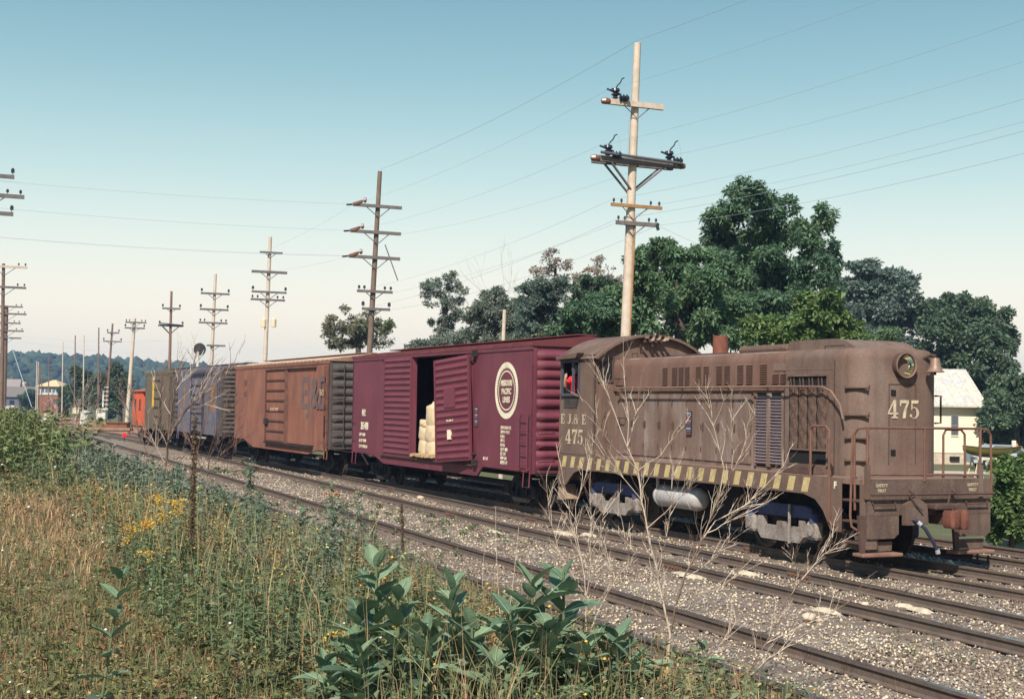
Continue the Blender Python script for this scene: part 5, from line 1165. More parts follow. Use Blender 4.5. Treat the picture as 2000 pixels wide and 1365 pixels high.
for k,(x,lb) in enumerate(((-.8,'pale sawhorse under the left end of the boat'),(.85,'pale sawhorse under the right end of the boat'))):
    p=bt.location; sw=thing('sawhorse',lb,'sawhorse',(p.x+x,p.y,p.z),0,'sawhorses under the boat'); PW=mat('pale lumber',(.66,.56,.40),var=.15)
    MB().box(-.06,.06,-.6,.6,zs-.32,zs-.2).obj('beam',PW,sw)
    for yy in (-.5,.5):
        for xx in (-.25,.25): MB().tube([(xx,yy,0),(0,yy,zs-.22)],.035,4).obj('leg',PW,sw)
MB().box(-1.0,1.3,-.75,-.65,zs-.3,zs-.2).obj('trailer_bar',mat('pale lumber',(.66,.56,.40)),bt)
# parked car beyond the boat, mostly hidden
cp=at(1965,880,84); pc=thing('parked_car','pale blue car parked behind the boat, mostly hidden','car',(cp.x,84,gz(cp.x,84)))
CB=mat('pale blue car paint',(.42,.48,.58),rough=.3,coat=.5)
MB().prism([(-2.2,.35),(2.2,.35),(2.25,.7),(2.1,.85),(1.0,.92),(.4,1.4),(-1.0,1.42),(-1.7,.95),(-2.2,.88)],-.85,.85).obj('body',CB,pc)
MB().prism([(.9,.95),(.38,1.35),(-.95,1.37),(-1.5,.97)],-.865,.865).obj('windows',mat('house glass',(.10,.11,.13)),pc)
for x in (-1.35,1.35):
    for yy in (-.8,.8):
        w_=MB().lathe([(.2,-.1),(.33,-.09),(.33,.09),(.2,.1)],(x,yy,.33),'y',16).obj('wheel',DARK,pc); MB().lathe([(.18,-.115),(.18,.115)],(x,yy,.33),'y',12).obj('rim',mat('bright clamp',(.75,.75,.78)),w_)
# pale drive before the house
dz=[(20,76),(33,76),(33,79.5),(20,79.5)]
tag(MB().add([(x,y,gz(x,y)+.012) for x,y in dz],[(0,1,2,3)]).obj('driveway',mat('pale gravel drive',(.5,.42,.33),var=.2)),kind='structure')
# ================================================================== TREES
def leafcloud(clumps, n, size, seed, droop=.3, aspect=.5, shell=.55):
    """clumps: array of (x,y,z,rx,rz); returns V,F of n folded leaves spread over the outer part of every clump"""
    rng=np.random.default_rng(seed); C=np.array(clumps,dtype=float); vol=C[:,3]**2*C[:,4]; pick=rng.choice(len(C),n,p=(vol**.72)/np.sum(vol**.72))
    d=rng.normal(0,1,(n,3)); d/=np.linalg.norm(d,axis=1)[:,None]
    d[:,2]=np.where(rng.random(n)<.35,np.abs(d[:,2]),d[:,2])
    rad=(shell+(1-shell)*rng.random(n)**.6)*(1+rng.normal(0,.20,n))
    c=C[pick]; P=c[:,:3]+d*rad[:,None]*np.stack([c[:,3],c[:,3],c[:,4]],1)
    s=size*np.clip(rng.lognormal(-.05,.42,n),.35,2.2)
    ax=d*np.array([1,1,.5])+rng.normal(0,.6,(n,3)); ax[:,2]-=droop; ax/=np.linalg.norm(ax,axis=1)[:,None]
    up=rng.normal(0,.55,(n,3))+np.array([0,0,1.])+d*.5; sd=np.cross(ax,up); sd/=np.maximum(np.linalg.norm(sd,axis=1)[:,None],1e-6)
    nm=np.cross(sd,ax)
    a=P; t=P+ax*s[:,None]; m=P+ax*(s*.5)[:,None]; w=(s*aspect*.5)[:,None]
    l=m+sd*w-nm*w*.35; r=m-sd*w-nm*w*.35; t=t-np.array([0,0,1])*(s*.15)[:,None]
    V=np.stack([a,l,t,r],1).reshape(-1,3); i=4*np.arange(n)
    return V,np.stack([i,i+1,i+2,i+3],1)
BARK=mat('tree bark',(.075,.06,.048),var=.3,bump=.5,bscale=12)
DEADB=mat('dead grey twig',(.36,.30,.27),var=.2)
LEAF={k:mat('leaves '+k,c,col2=c2,scale=.45,island=.42,rough=.55,trans=.35,spec=.25) for k,c,c2 in (
  ('walnut',(.155,.25,.13),(.105,.185,.11)),('maple',(.125,.22,.115),(.165,.25,.125)),('grey',(.26,.29,.23),(.215,.255,.20)),('dark',(.10,.155,.095),(.13,.185,.105)),
  ('olive',(.21,.245,.14),(.26,.24,.15)),('bluish',(.18,.235,.19),(.15,.205,.17)),('russet',(.42,.28,.22),(.32,.26,.20)),('vine',(.17,.25,.085),(.125,.20,.075)))}
def tree(name,label,base,clumps,leaf,n,size,seed,trunk_r=.2,limbs=True,droop=.3,aspect=.5,shell=.5,dead=0,group='trees behind the train',cat='tree'):
    """clumps in world space"""
    rng=random.Random(seed); b=Vector(base); t=thing(name,label,cat,b,0,group)
    L=[(c[0]-b.x,c[1]-b.y,c[2]-b.z,c[3],c[4]) for c in clumps]
    V,F=leafcloud(L,n,size,seed,droop,aspect,shell)
    link('crown',np_mesh('crown',V,F),LEAF[leaf],t)
    mb=MB(); cx=sum(c[0] for c in L)/len(L); cy=sum(c[1] for c in L)/len(L); zt_=max(c[2] for c in L); zl=min(c[2]-c[4] for c in L)
    fork=max(.6,zl+.15*(zt_-zl)); trunk=[(0,0,-.2),(.03,.02,fork*.5),(cx*.25,cy*.25,fork),(cx*.7,cy*.7,fork+(zt_-fork)*.3),(cx,cy,fork+(zt_-fork)*.5)]
    mb.tube(trunk,[trunk_r*1.25,trunk_r,trunk_r*.8,trunk_r*.5,trunk_r*.15],9)
    big=sorted(L,key=lambda c:-c[3]*c[4])[:max(4,len(L)//13)]
    for c in big:
        if limbs:
            f=rng.uniform(.45,.95); p0=Vector(trunk[2]).lerp(Vector(trunk[3]),f*.8) if c[2]>trunk[2][2] else Vector(trunk[1]).lerp(Vector(trunk[2]),f)
            p2=Vector(c[:3]); p1=p0.lerp(p2,.5)+Vector((rng.uniform(-.2,.2),rng.uniform(-.2,.2),rng.uniform(-.1,.3)))
            mb.tube([p0,p1,p2],[trunk_r*.22,trunk_r*.14,.02],5)
            for q in range(2):
                e=p2+Vector((rng.uniform(-1,1)*c[3],rng.uniform(-1,1)*c[3],rng.uniform(-.6,1)*c[4]))*.85; mb.tube([p1.lerp(p2,rng.random()),p2.lerp(e,.5)+Vector((0,0,.05)),e],[trunk_r*.07,trunk_r*.05,.008],4)
    mb.obj('trunk',BARK,t,smooth=50)
    return t
def px_clumps(lst,Yd,spread=1.0,seed=0,sub=3,core=.55,lo=.15,hi=.38):
    """lst of (u,v,ru,rv) ellipses as they stand against the sky -> clumps with depth of their own"""
    rng=random.Random(seed); out=[]; sub=int(sub*2.6)
    for (u,v,ru,rv) in lst:
        y=Yd+rng.uniform(-1,1)*spread; c=at(u,v,y); k=y/FPX
        out.append((c.x,c.y,c.z,ru*k*core,rv*k*core))
        for j in range(sub):
            a=rng.uniform(0,6.28); rr=rng.uniform(.45,1.05); yy=y+rng.uniform(-1.2,.9)*max(ru,rv)*k
            c=at(u+math.cos(a)*ru*rr,v+math.sin(a)*rv*rr,yy); s=rng.uniform(lo,hi); out.append((c.x,c.y,c.z,ru*k*s*1.1,rv*k*s))
    return out
def base_at(u,Yd): p=at(u,800,Yd); return (p.x,p.y,gz(p.x,p.y))
# the tall tree right of the pole and its neighbours
tree('tall_tree','tallest leafy green tree, rising above the locomotive hood',base_at(1500,62),px_clumps([(1462,380,38,26),(1425,425,42,32),(1500,410,42,36),(1400,455,32,28),(1470,470,70,50),(1545,450,38,36),(1540,400,16,20),(1610,430,22,28),(1590,480,38,40),(1625,500,20,26),(1440,540,68,52),(1520,550,70,55),(1590,560,45,52),(1470,620,90,50),(1570,630,70,45)],62,2.2,1,5),'walnut',104650,0.150,21,.32,droop=.35,aspect=.42)
tree('broad_tree','dense dark green tree directly right of the tall pale pole',base_at(1330,57),px_clumps([(1290,500,45,30),(1345,510,40,32),(1250,530,36,34),(1310,560,65,48),(1380,560,40,40),(1260,600,55,50),(1340,625,75,50),(1395,640,50,45)],57,2.2,2,5),'maple',72800,0.135,22,.3,droop=.4,aspect=.45)
tree('low_tree','bright green leafy tree in front of the dark ones, below the pole base',base_at(1150,54),px_clumps([(1150,605,46,30),(1195,585,30,26),(1120,645,45,28),(1190,640,45,36)],54,1.2,3,5),'walnut',25025,0.120,23,.18,droop=.35)
tree('yellow_green_tree','yellow-green leafy shrub tree above the rear of the hood hatches',base_at(1600,50),px_clumps([(1600,600,42,32),(1640,630,36,32),(1560,640,50,36),(1500,650,60,30),(1610,660,60,30)],50,1.5,4,4),'vine',19250,0.145,24,.16,droop=.4)
tree('grey_green_tree','hazy grey-green rounded tree right of the tallest tree',base_at(1710,110),px_clumps([(1700,545,55,30),(1655,560,38,32),(1745,560,36,34),(1775,545,16,16),(1690,600,70,50),(1760,610,40,55),(1640,610,30,40),(1715,660,75,40)],110,4,5,5),'bluish',59150,0.211,25,.4,droop=.1,aspect=.7)
tree('shade_tree','dark spreading tree above the cream house',base_at(1880,105),px_clumps([(1870,600,50,26),(1920,615,45,28),(1830,620,35,32),(1955,660,28,36),(1880,660,70,45),(1940,710,40,45),(1850,700,45,45),(1905,750,60,40)],105,4,6,5),'dark',59150,0.211,26,.45,droop=.3,aspect=.6)
tree('shade_tree','dark tree at the right edge beside the cream house',base_at(1985,92),px_clumps([(1975,760,40,40),(2010,780,40,50),(1945,800,36,40),(1990,830,50,38),(1950,850,34,26)],92,3,7,5),'dark',29575,0.181,27,.3,droop=.3,aspect=.6)
tree('small_tree','small round ragged tree behind the dark utility pole',base_at(700,84),px_clumps([(655,640,28,22),(690,625,30,24),(735,630,26,24),(750,655,20,26),(700,660,40,22),(640,648,14,12),(665,665,28,16)],84,1.5,8,5,.35,.12,.3),'olive',12350,0.131,28,.2,droop=.0,aspect=.5,shell=.35)
tree('thin_tree','slender grey-green tree standing alone against the pale sky',base_at(865,78),px_clumps([(880,548,26,22),(850,575,24,26),(885,590,26,30),(840,560,14,16),(862,630,30,34),(900,565,14,12)],78,1.2,9,5,.3,.12,.3),'grey',14300,0.110,29,.16,droop=-.1,aspect=.4,shell=.3)
tree('grey_tree','grey-green bushy tree left of the dead treetops',base_at(955,72),px_clumps([(960,590,34,26),(930,615,24,28),(990,610,24,30),(955,645,45,34),(1000,655,34,30)],72,1.6,10,5),'grey',34125,0.116,30,.18,droop=-.05,aspect=.45)
tree('dim_tree','dim green bushy tree with dead brown top in the middle of the tree line',base_at(1055,70),px_clumps([(1050,575,34,26),(1085,565,26,24),(1025,605,26,32),(1070,620,50,40),(1040,655,50,30)],70,1.8,11,5),'bluish',38675,0.116,31,.2,droop=-.05,aspect=.45)
tree('brown_topped_tree','green tree with reddish-brown withered top left of the tall pole',base_at(1165,68),px_clumps([(1155,560,32,26),(1190,575,26,30),(1130,590,28,28),(1170,610,45,40)],68,1.6,12,5),'dark',27300,0.116,32,.2,droop=0,aspect=.45)
tree('withered_top','withered russet crown standing above the green trees left of the pole',base_at(1170,72),px_clumps([(1165,522,22,18),(1190,540,24,18),(1200,560,20,16),(1150,545,20,16)],72,1,13,5,.3,.12,.3),'russet',3200,0.112,33,.12,droop=-.1,aspect=.4,shell=.2)
tree('withered_top','tall withered russet crown with bare twigs above the dim green tree',base_at(1080,74),px_clumps([(1075,502,20,16),(1095,522,26,18),(1065,535,26,18),(1110,545,22,14)],74,1,14,5,.3,.12,.3),'russet',3200,0.112,34,.12,droop=-.1,aspect=.4,shell=.2)
tree('low_bush','low grey-green bush line above the maroon boxcar roof',base_at(850,75),px_clumps([(820,678,34,14),(870,668,34,18),(915,665,30,20)],75,1.2,15,5),'grey',13650,0.100,35,.08,droop=0,group='bushes behind the train',cat='bush')
tree('low_bush','low bush right of the dark pole behind the maroon boxcar',base_at(1010,66),px_clumps([(1000,672,40,16),(1080,668,40,18)],66,1.2,16,5),'olive',14787,0.100,36,.08,droop=0,group='bushes behind the train',cat='bush')
tree('hedge_bush','sunlit green bush beyond the front railing at the right edge',base_at(1975,34),px_clumps([(1960,960,32,42),(1995,930,30,40),(1985,1000,36,46),(1945,1020,24,32),(2030,980,40,60),(1955,905,20,18)],34,1.0,17,5),'vine',26250,0.099,37,.06,droop=.1,aspect=.6,group='bushes behind the train',cat='bush')
tree('far_bush','low green bush behind the locomotive seen under the hood roofline',base_at(1700,75),px_clumps([(1660,655,40,24),(1720,665,50,22),(1630,620,20,18)],75,2,18,4),'maple',13650,0.141,38,.1,group='bushes behind the train',cat='bush')
# dark trees low behind the far left tracks
for k,(u,v,ru,rv,Yd,lb) in enumerate([(160,745,24,30,190,'dark green tree behind the thin poles right of the signal tower'),(205,760,26,30,170,'dark green tree left of the caboose'),(235,740,20,28,180,'narrow dark tree just left of the caboose'),(60,775,20,14,300,'dark bush beside the signal tower'),(130,765,14,18,240,'dark shrub touching the signal tower')]):
    tree('dark_tree',lb,base_at(u,Yd),px_clumps([(u,v,ru,rv),(u-ru*.5,v+rv*.6,ru*.7,rv*.6),(u+ru*.5,v+rv*.6,ru*.7,rv*.6),(u,v+rv*1.1,ru,rv*.6)],Yd,2,40+k,4),'dark',7962,0.301,41+k,.25,droop=0,aspect=.7,group='trees by the far tracks')
# bare dead branches above the middle trees
def dead_tree(label,u,v,Yd,h,seed,spread=.5,mate=DEADB,r=.06,levels=4,group='bare dead trees'):
    p=at(u,v,Yd); g=gz(p.x,p.y); t=thing('dead_tree',label,'tree',(p.x,p.y,g),0,group); rng=random.Random(seed); mb=MB()
    def br(p0,d,L,rad,lev):
        m=p0+d*L*.5+Vector((rng.uniform(-1,1),rng.uniform(-1,1),rng.uniform(-.3,.6)))*L*.06; e=p0+d*L+Vector((rng.uniform(-1,1),rng.uniform(-1,1),.4))*L*.08
        mb.tube([p0,m,e],[rad,rad*.8,rad*.55],5,cap=False)
        if lev>0:
            for q in range(rng.choice((2,3,3))):
                dd=(d+Vector((rng.uniform(-1,1),rng.uniform(-1,1),rng.uniform(-.1,.6)))*spread).normalized(); br(p0.lerp(e,rng.uniform(.45,1.0)),dd,L*rng.uniform(.55,.78),rad*.55,lev-1)
    H=p.z+h-g; br(Vector((0,0,-.1)),Vector((rng.uniform(-.1,.1),0,1)).normalized(),H*.40,r*.6,levels); mb.obj('branches',mate,t,smooth=60); return t
dead_tree('bare dead tree with fine grey twigs above the middle of the tree line',1075,690,75,5.4,1,.55,r=.09,levels=5)
dead_tree('bare dead tree with fine twigs left of the tall pole',1150,690,73,4.6,2,.55,r=.08,levels=5)
dead_tree('small bare dead tree left of the dim green tree',1030,690,76,4.4,3,.5,r=.07,levels=5)
# ================================================================== WEEDS, GRASS AND SHRUBS ON THE BANK
def bank_points(n,seed,t0,t1,s0,s1,power=1.7,near=7.0,fov=.6,cond=None):
    rng=np.random.default_rng(seed); out=[]; got=0
    while got<n:
        m=n*4; s=rng.uniform(s0,s1,m); t=rng.uniform(t0,t1,m)
        x=T3.o.x+T3.d.x*s+T3.n.x*t; y=T3.o.y+T3.d.y*s+T3.n.y*t; d=np.hypot(x,y)
        ok=(y>3.0)&(np.abs(x)<fov*y+3.0)&(rng.random(m)<(near/np.maximum(d,near))**power)
        if cond is not None: ok&=cond(x,y,s,t,rng.random(m))
        out.append(np.stack([x[ok],y[ok],d[ok],t[ok]],1)); got+=int(ok.sum())
    P=np.concatenate(out)[:n]; return P,np.random.default_rng(seed+999)
def blades(name,label,mate,P,rng,h0,h1,w,bend=.35,lean=(0,0)):
    n=len(P); z=ground_z(P[:,0],P[:,1]); h=rng.uniform(h0,h1,n)*(.75+.5*np.sin(P[:,0]*.9+1.3*np.sin(P[:,1]*.7))**2)
    a=rng.uniform(0,2*np.pi,n); dx,dy=np.cos(a),np.sin(a); b=h*bend*rng.uniform(.1,1.3,n)
    ww=w*rng.uniform(.6,1.4,n)*np.maximum(1,P[:,2]/11)
    fx=rng.uniform(0,2*np.pi,n); sx,sy=np.cos(fx)*ww/2,np.sin(fx)*ww/2
    B=np.stack([P[:,0],P[:,1],z-.02],1); S=np.stack([sx,sy,0*sx],1)
    M=B+np.stack([dx*b*.3+lean[0]*h*.4,dy*b*.3+lean[1]*h*.4,h*.58],1); T=B+np.stack([dx*b+lean[0]*h,dy*b+lean[1]*h,h*(1-.25*(b/h)**2)],1)
    V=np.stack([B-S,B+S,M-S*.75,M+S*.75,T],1).reshape(-1,3); i=5*np.arange(n)
    F=np.concatenate([np.stack([i,i+1,i+3],1),np.stack([i,i+3,i+2],1),np.stack([i+2,i+3,i+4],1)])
    return tag(link(name,np_mesh(name,V,F),mate),label,'grass',kind='stuff')
DRY=mat('dry straw grass',(.52,.38,.22),col2=(.46,.31,.17),scale=.5,island=.4,rough=.8,trans=.25)
GRN=mat('green grass',(.17,.21,.085),col2=(.22,.235,.11),scale=.4,island=.4,rough=.7,trans=.3)
RED=mat('reddish dry grass',(.27,.145,.075),col2=(.33,.21,.11),scale=.6,island=.4,rough=.8,trans=.2)
BGR=mat('blue-green weed leaves',(.135,.185,.085),col2=(.18,.20,.11),scale=.5,island=.45,rough=.6,trans=.25)
patchy=lambda k,lo:(lambda x,y,s,t,r: (np.sin(x*.55+k)+np.cos(y*.42+1.7*k+.3*x)+.8*np.sin(.9*x+.7*y+k))*.33+.5 > lo+.5*(r-.5))
MIXL=mat('mixed leaf litter',(.2,.17,.09),palette=[(.42,.29,.15),(.14,.18,.075),(.30,.17,.085),(.20,.24,.11),(.55,.41,.22),(.10,.14,.07),(.42,.21,.08),(.17,.22,.13),(.48,.36,.16)],island=.3,rough=.8,trans=.2)
P,r=bank_points(62000,101,-16,-2.6,-75,3,cond=patchy(.4,.40)); blades('dry_grass','dry straw-coloured grass covering the bank',DRY,P,r,.05,.17,.0075,.8)
P,r=bank_points(62000,102,-16,-2.5,-75,3,cond=patchy(2.1,.36)); blades('green_grass','short green grass mixed through the bank',GRN,P,r,.05,.17,.0085,.8)
P,r=bank_points(36000,103,-16,-2.8,-60,3,cond=patchy(4.0,.45)); blades('red_grass','reddish brown dry grass tufts on the bank',RED,P,r,.05,.18,.0075,.8)
P,r=bank_points(3800,104,-6.6,-2.3,-45,2,cond=patchy(1.1,.35)); blades('tall_grass','tall pale grass stalks among the weeds',DRY,P,r,.35,.8,.005,.6)
P,r=bank_points(5200,105,-6.4,-2.2,-45,2,cond=patchy(3.1,.35)); blades('tall_grass','tall green grass among the weeds',GRN,P,r,.25,.6,.009,.9)
P,r=bank_points(14000,106,-40,-6,-160,-50,power=.6,near=45,fov=.6); blades('field_grass','far grass of the field at the left',GRN,P,r,.3,.7,.012)

def weedleaves(name,label,mate,P,rng,per,hmax,size,aspect=.4,spread=.16,cat='weeds'):
    """many-leaved herbs: leaves set round upright stems"""
    n=len(P); N=n*per; z=np.where(P[:,3]>-2.2,-.18,ground_z(P[:,0],P[:,1])); H=hmax*rng.uniform(.45,1.0,n)
    ln=np.stack([rng.normal(0,.12,n),rng.normal(0,.12,n)],1)
    idx=np.repeat(np.arange(n),per); f=rng.uniform(.08,1,N); hz=H[idx]*f
    bx=P[idx,0]+ln[idx,0]*hz; by=P[idx,1]+ln[idx,1]*hz
    a=rng.uniform(0,2*np.pi,N); el=rng.uniform(-.35,.8,N); s=size*rng.uniform(.6,1.4,N)*(1.15-.55*f)*np.maximum(1,P[idx,2]/16)
    rr=spread*rng.uniform(0,1,N)*H[idx]*(1-f*.8)
    B=np.stack([bx+np.cos(a)*rr,by+np.sin(a)*rr,z[idx]+hz],1)
    D=np.stack([np.cos(a)*np.cos(el),np.sin(a)*np.cos(el),np.sin(el)],1); S=np.stack([-np.sin(a),np.cos(a),rng.normal(0,.35,N)],1)
    w=(s*aspect*.5)[:,None]; T=B+D*s[:,None]-np.array([0,0,1])*(s*.25)[:,None]; M=B+D*(s*.5)[:,None]
    V=np.stack([B,M+S*w,T,M-S*w],1).reshape(-1,3); i=4*np.arange(N); F=np.stack([i,i+1,i+2,i+3],1)
    st=np.stack([P[:,0],P[:,1],z-.03],1); tp=st+np.stack([ln[:,0]*H,ln[:,1]*H,H+.03],1); wd=.004*np.maximum(1,P[:,2]/11); o=np.stack([wd,0*wd,0*wd],1)
    V2=np.stack([st-o,st+o,tp+o*.4,tp-o*.4],1).reshape(-1,3); j=len(V)+4*np.arange(n); F2=np.stack([j,j+1,j+2,j+3],1)
    return tag(link(name,np_mesh(name,np.concatenate([V,V2]),np.concatenate([F,F2])),mate),label,cat,kind='stuff')
P,r=bank_points(9000,210,-14,-2.4,-40,3); weedleaves('leaf_litter','mixed brown and green low leaves carpeting the bank',MIXL,P,r,12,.12,.05,.45,1.2)
P,r=bank_points(3900,211,-6.6,-2.2,-26,2,cond=patchy(.2,.3)); weedleaves('mixed_weeds','knee-high tangle of green and rusty weeds on the slope',MIXL,P,r,30,.58,.055,.42,.3)
P,r=bank_points(2100,201,-7.0,-2.3,-34,2,cond=patchy(.9,.36)); weedleaves('leafy_weeds','knee-high green leafy weeds along the bank',BGR,P,r,26,.6,.075)
P,r=bank_points(1300,202,-6.0,-2.5,-60,-10,power=1.2,near=14); weedleaves('leafy_weeds','blue-green leafy weeds along the track edge',mat('grey-green weed leaves',(.20,.235,.165),col2=(.16,.20,.13),scale=.5,island=.4,trans=.2),P,r,30,.6,.08)
P,r=bank_points(900,203,-12,-4.5,-40,2,cond=patchy(2.6,.45)); weedleaves('low_weeds','low olive-green weeds scattered in the dry grass',mat('olive weed leaves',(.15,.15,.055),col2=(.11,.13,.05),scale=.5,island=.4,trans=.2),P,r,18,.34,.06)
P,r=bank_points(1800,204,-6.5,-2.6,-24,2,cond=patchy(5.2,.4)); weedleaves('withered_weeds','withered brown and yellow weed leaves near the milkweeds',mat('withered weed leaves',(.36,.20,.08),col2=(.46,.33,.10),scale=.8,island=.5,trans=.2),P,r,22,.42,.05)
P,r=bank_points(700,205,-6.5,-2.0,-16,1,power=.8); weedleaves('ground_leaves','broad green ground leaves under the milkweeds',mat('broad green leaves',(.085,.145,.065),col2=(.12,.17,.08),scale=.6,island=.35,trans=.2,rough=.5),P,r,16,.36,.13,.6)
P,r=bank_points(420,212,-3.6,-2.05,-11,-2.5,power=.2,near=9); weedleaves('edge_weeds','broad-leaved weeds crowding the edge of the nearest track',mat('broad green leaves',(.085,.145,.065)),P,r,18,.42,.10,.55,.35)
P,r=bank_points(520,213,-3.8,-2.05,-14,-2.5,power=.2,near=9); weedleaves('edge_weeds','tangle of tan and green weeds at the edge of the nearest track',MIXL,P,r,26,.5,.06,.45,.35)
# thicket of tall weeds at the far left
P,r=bank_points(900,206,-14,-5.2,-95,-34,power=.3,near=40); weedleaves('weed_thicket','tall green weed thicket at the far left beside the tracks',mat('thicket leaves',(.155,.205,.085),col2=(.21,.21,.085),scale=.25,island=.4,trans=.2),P,r,60,1.7,.09,.45,.28)
P,r=bank_points(300,207,-6.0,-3.0,-75,-22,power=.5,near=24); weedleaves('weed_thicket','grey-green tall weeds lining the nearest track',mat('grey thicket leaves',(.21,.235,.185),col2=(.16,.19,.15),scale=.3,island=.4,trans=.2),P,r,50,.75,.08,.4,.28)
P,r=bank_points(420,208,-2.4,3.2,-60,0,power=1.0,near=12,cond=patchy(3.3,.62)); weedleaves('track_weeds','small green weeds sprouting in the ballast by the nearest track',BGR,P,r,14,.16,.05,.4,.6)
# tiny blossoms
def dots(name,label,mate,n,seed,t0,t1,s0,s1,h0,h1,sz):
    P,r=bank_points(n,seed,t0,t1,s0,s1); z=ground_z(P[:,0],P[:,1])+r.uniform(h0,h1,n); k=6
    base=np.array([[1,0,0],[-1,0,0],[0,1,0],[0,-1,0],[0,0,.7],[0,0,-.7]]); fc=np.array([[0,2,4],[2,1,4],[1,3,4],[3,0,4],[2,0,5],[1,2,5],[3,1,5],[0,3,5]])
    s=sz*r.uniform(.6,1.5,n)*np.maximum(1,P[:,2]/14)
    W=(base[None]*s[:,None,None]+np.stack([P[:,0],P[:,1],z],1)[:,None,:]).reshape(-1,3)
    tag(link(name,np_mesh(name,W,(fc[None]+6*np.arange(n)[:,None,None]).reshape(-1,3)),mate),label,'flowers',kind='stuff')
dots('white_blossoms','tiny white blossoms scattered in the grass',mat('white petals',(.8,.78,.7)),170,301,-13,-3.5,-35,1,.15,.45,.012)
dots('yellow_blossoms','tiny yellow seed heads scattered among the weeds',mat('yellow petals',(.75,.5,.08)),220,302,-6.5,-2.6,-22,1,.25,.6,.012)

# ---------------------------------------------------------------- individual plants
STEMG=mat('green stem',(.13,.16,.08),var=.2); STEMB=mat('brown stem',(.16,.095,.06),var=.3)
MILK=mat('milkweed leaf',(.15,.245,.15),col2=(.12,.205,.12),scale=9,var=.25,rough=.55,trans=.2,spec=.3,objvar=.32,bump=.3,bscale=70)
def leaf_mesh(name,L,Wd,mate,fold=.18,curl=.25,nu=7):
    b=MB(); V=[]
    for i in range(nu+1):
        u=i/nu; w=Wd*math.sin(math.pi*min(1,u*.96+.02))**.6*(.85+.15*math.cos(u*3)); z=-curl*L*u*u
        V+= [(L*u,-w,z+w*fold*2),(L*u,-w*.5,z+w*fold*.7),(L*u,0,z-.003),(L*u,w*.5,z+w*fold*.7),(L*u,w,z+w*fold*2)]
    F=[]
    for i in range(nu):
        for j in range(4): a=i*5+j; F.append((a,a+1,a+6,a+5))
    b.add(V,F); me=b.mesh(name); me.polygons.foreach_set('use_smooth',[True]*len(me.polygons)); me.materials.append(mate); return me
milk_me=[leaf_mesh('leaf',.19,.056,MILK,.16,.10),leaf_mesh('leaf',.22,.062,MILK,.12,.28),leaf_mesh('leaf',.16,.05,MILK,.22,-.08),leaf_mesh('leaf',.20,.05,MILK,.3,.5)]
RIB=mat('pale midrib',(.30,.40,.26))
rib_me=[MB().tube([(0,0,.002),(.10,0,-.001),(.18,0,-.008)],[.0026,.002,.0008],4).mesh('midrib')]; rib_me[0].materials.append(RIB)
def milkweed(label,u0,v0,u1,v1,npairs,seed,Yd=None,scale=1.0):
    p=hit(u0,v0) if Yd is None else at(u0,v0,Yd); g=gz(p.x,p.y); t=thing('milkweed',label,'plant',(p.x,p.y,g),0,'milkweed plants at the edge of the bank')
    top=at(u1,v1,p.y)-Vector((p.x,p.y,g)); rng=random.Random(seed)
    mid=top*.5+Vector((rng.uniform(-.02,.02),rng.uniform(-.03,.03),0))
    MB().tube([(0,0,-.03),mid,top],[.011*scale,.009*scale,.005*scale],7).obj('stem',STEMG,t,smooth=60)
    a=rng.uniform(0,3.14)
    npairs=int(npairs*1.6)
    for k in range(npairs):
        f=.06+.94*(k+.5)/npairs; q=(Vector((0,0,0)).lerp(mid,f*2) if f<.5 else mid.lerp(top,(f-.5)*2)); a+=math.pi/2+rng.uniform(-.35,.35)
        for sd in (0,1):
            m=rng.choice(milk_me); el=.15+.75*f**1.5+rng.uniform(-.2,.2)
            o=link('leaf',m,None,t,loc=q,rot=Euler((rng.uniform(-.35,.35),-el,a+sd*math.pi+rng.uniform(-.25,.25)),'XYZ'),scale=[scale*rng.uniform(.75,1.1)*(1 if f<.85 else .7)]*3); link('midrib',rib_me[0],None,o,loc=(0,0,.001))
    return t
milkweed('large milkweed with blue-green paired leaves left of centre',745,1440,735,1095,8,1,scale=1.25)
milkweed('broad milkweed right of the large left milkweed, near the rail',890,1440,880,1140,8,2,scale=1.25)
milkweed('tall leafy milkweed at the foot of the bare shrub',1045,1430,1040,1130,7,3,scale=1.35)
milkweed('upright milkweed with a pod, touching the bare shrub',1110,1420,1100,1115,6,4,scale=1.3)
milkweed('low milkweed beneath the bare shrub stems',1205,1440,1205,1235,6,5,scale=1.2)
milkweed('small milkweed at the right of the bare shrub base',1375,1420,1372,1255,4,6,scale=1.05)
milkweed('milkweed low at the bottom right of the bare shrub',1440,1440,1425,1345,4,16,scale=.9)
milkweed('dark milkweed between the shrub stems at the bottom edge',1270,1450,1265,1300,5,17,scale=1.05)
for k,(u,v0,v1,n,sc,lb) in enumerate([(705,1440,1190,7,1.15,'milkweed pressed against the left of the largest one'),(780,1450,1160,7,1.2,'leafy milkweed right of the largest one'),(835,1460,1225,6,1.1,'low milkweed between the two tallest left ones'),(925,1450,1215,6,1.15,'milkweed leaning toward the shrub from the left'),(1000,1450,1190,7,1.2,'leafy milkweed just left of the tall shrub-side one'),(1075,1455,1215,6,1.2,'dark leafy milkweed in the thick of the shrub-side group'),(1150,1450,1245,6,1.15,'milkweed right under the upright pale stems'),(640,1460,1285,5,1.0,'leafy milkweed low in the dry weeds at bottom centre-left'),(1235,1450,1285,5,1.05,'short milkweed below the large bare shrub')]):
    milkweed(lb,u,v0,u-3,v1,n,60+k,scale=sc)
milkweed('small distant milkweed near the brown mullein stalk',590,1110,592,1000,5,7,scale=1.0)
milkweed('bushy milkweed low at the bottom edge, left of centre',700,1470,705,1265,5,8,scale=1.15)
milkweed('milkweed sprawling at the bottom edge between the two largest',960,1470,965,1290,5,9,scale=1.1)
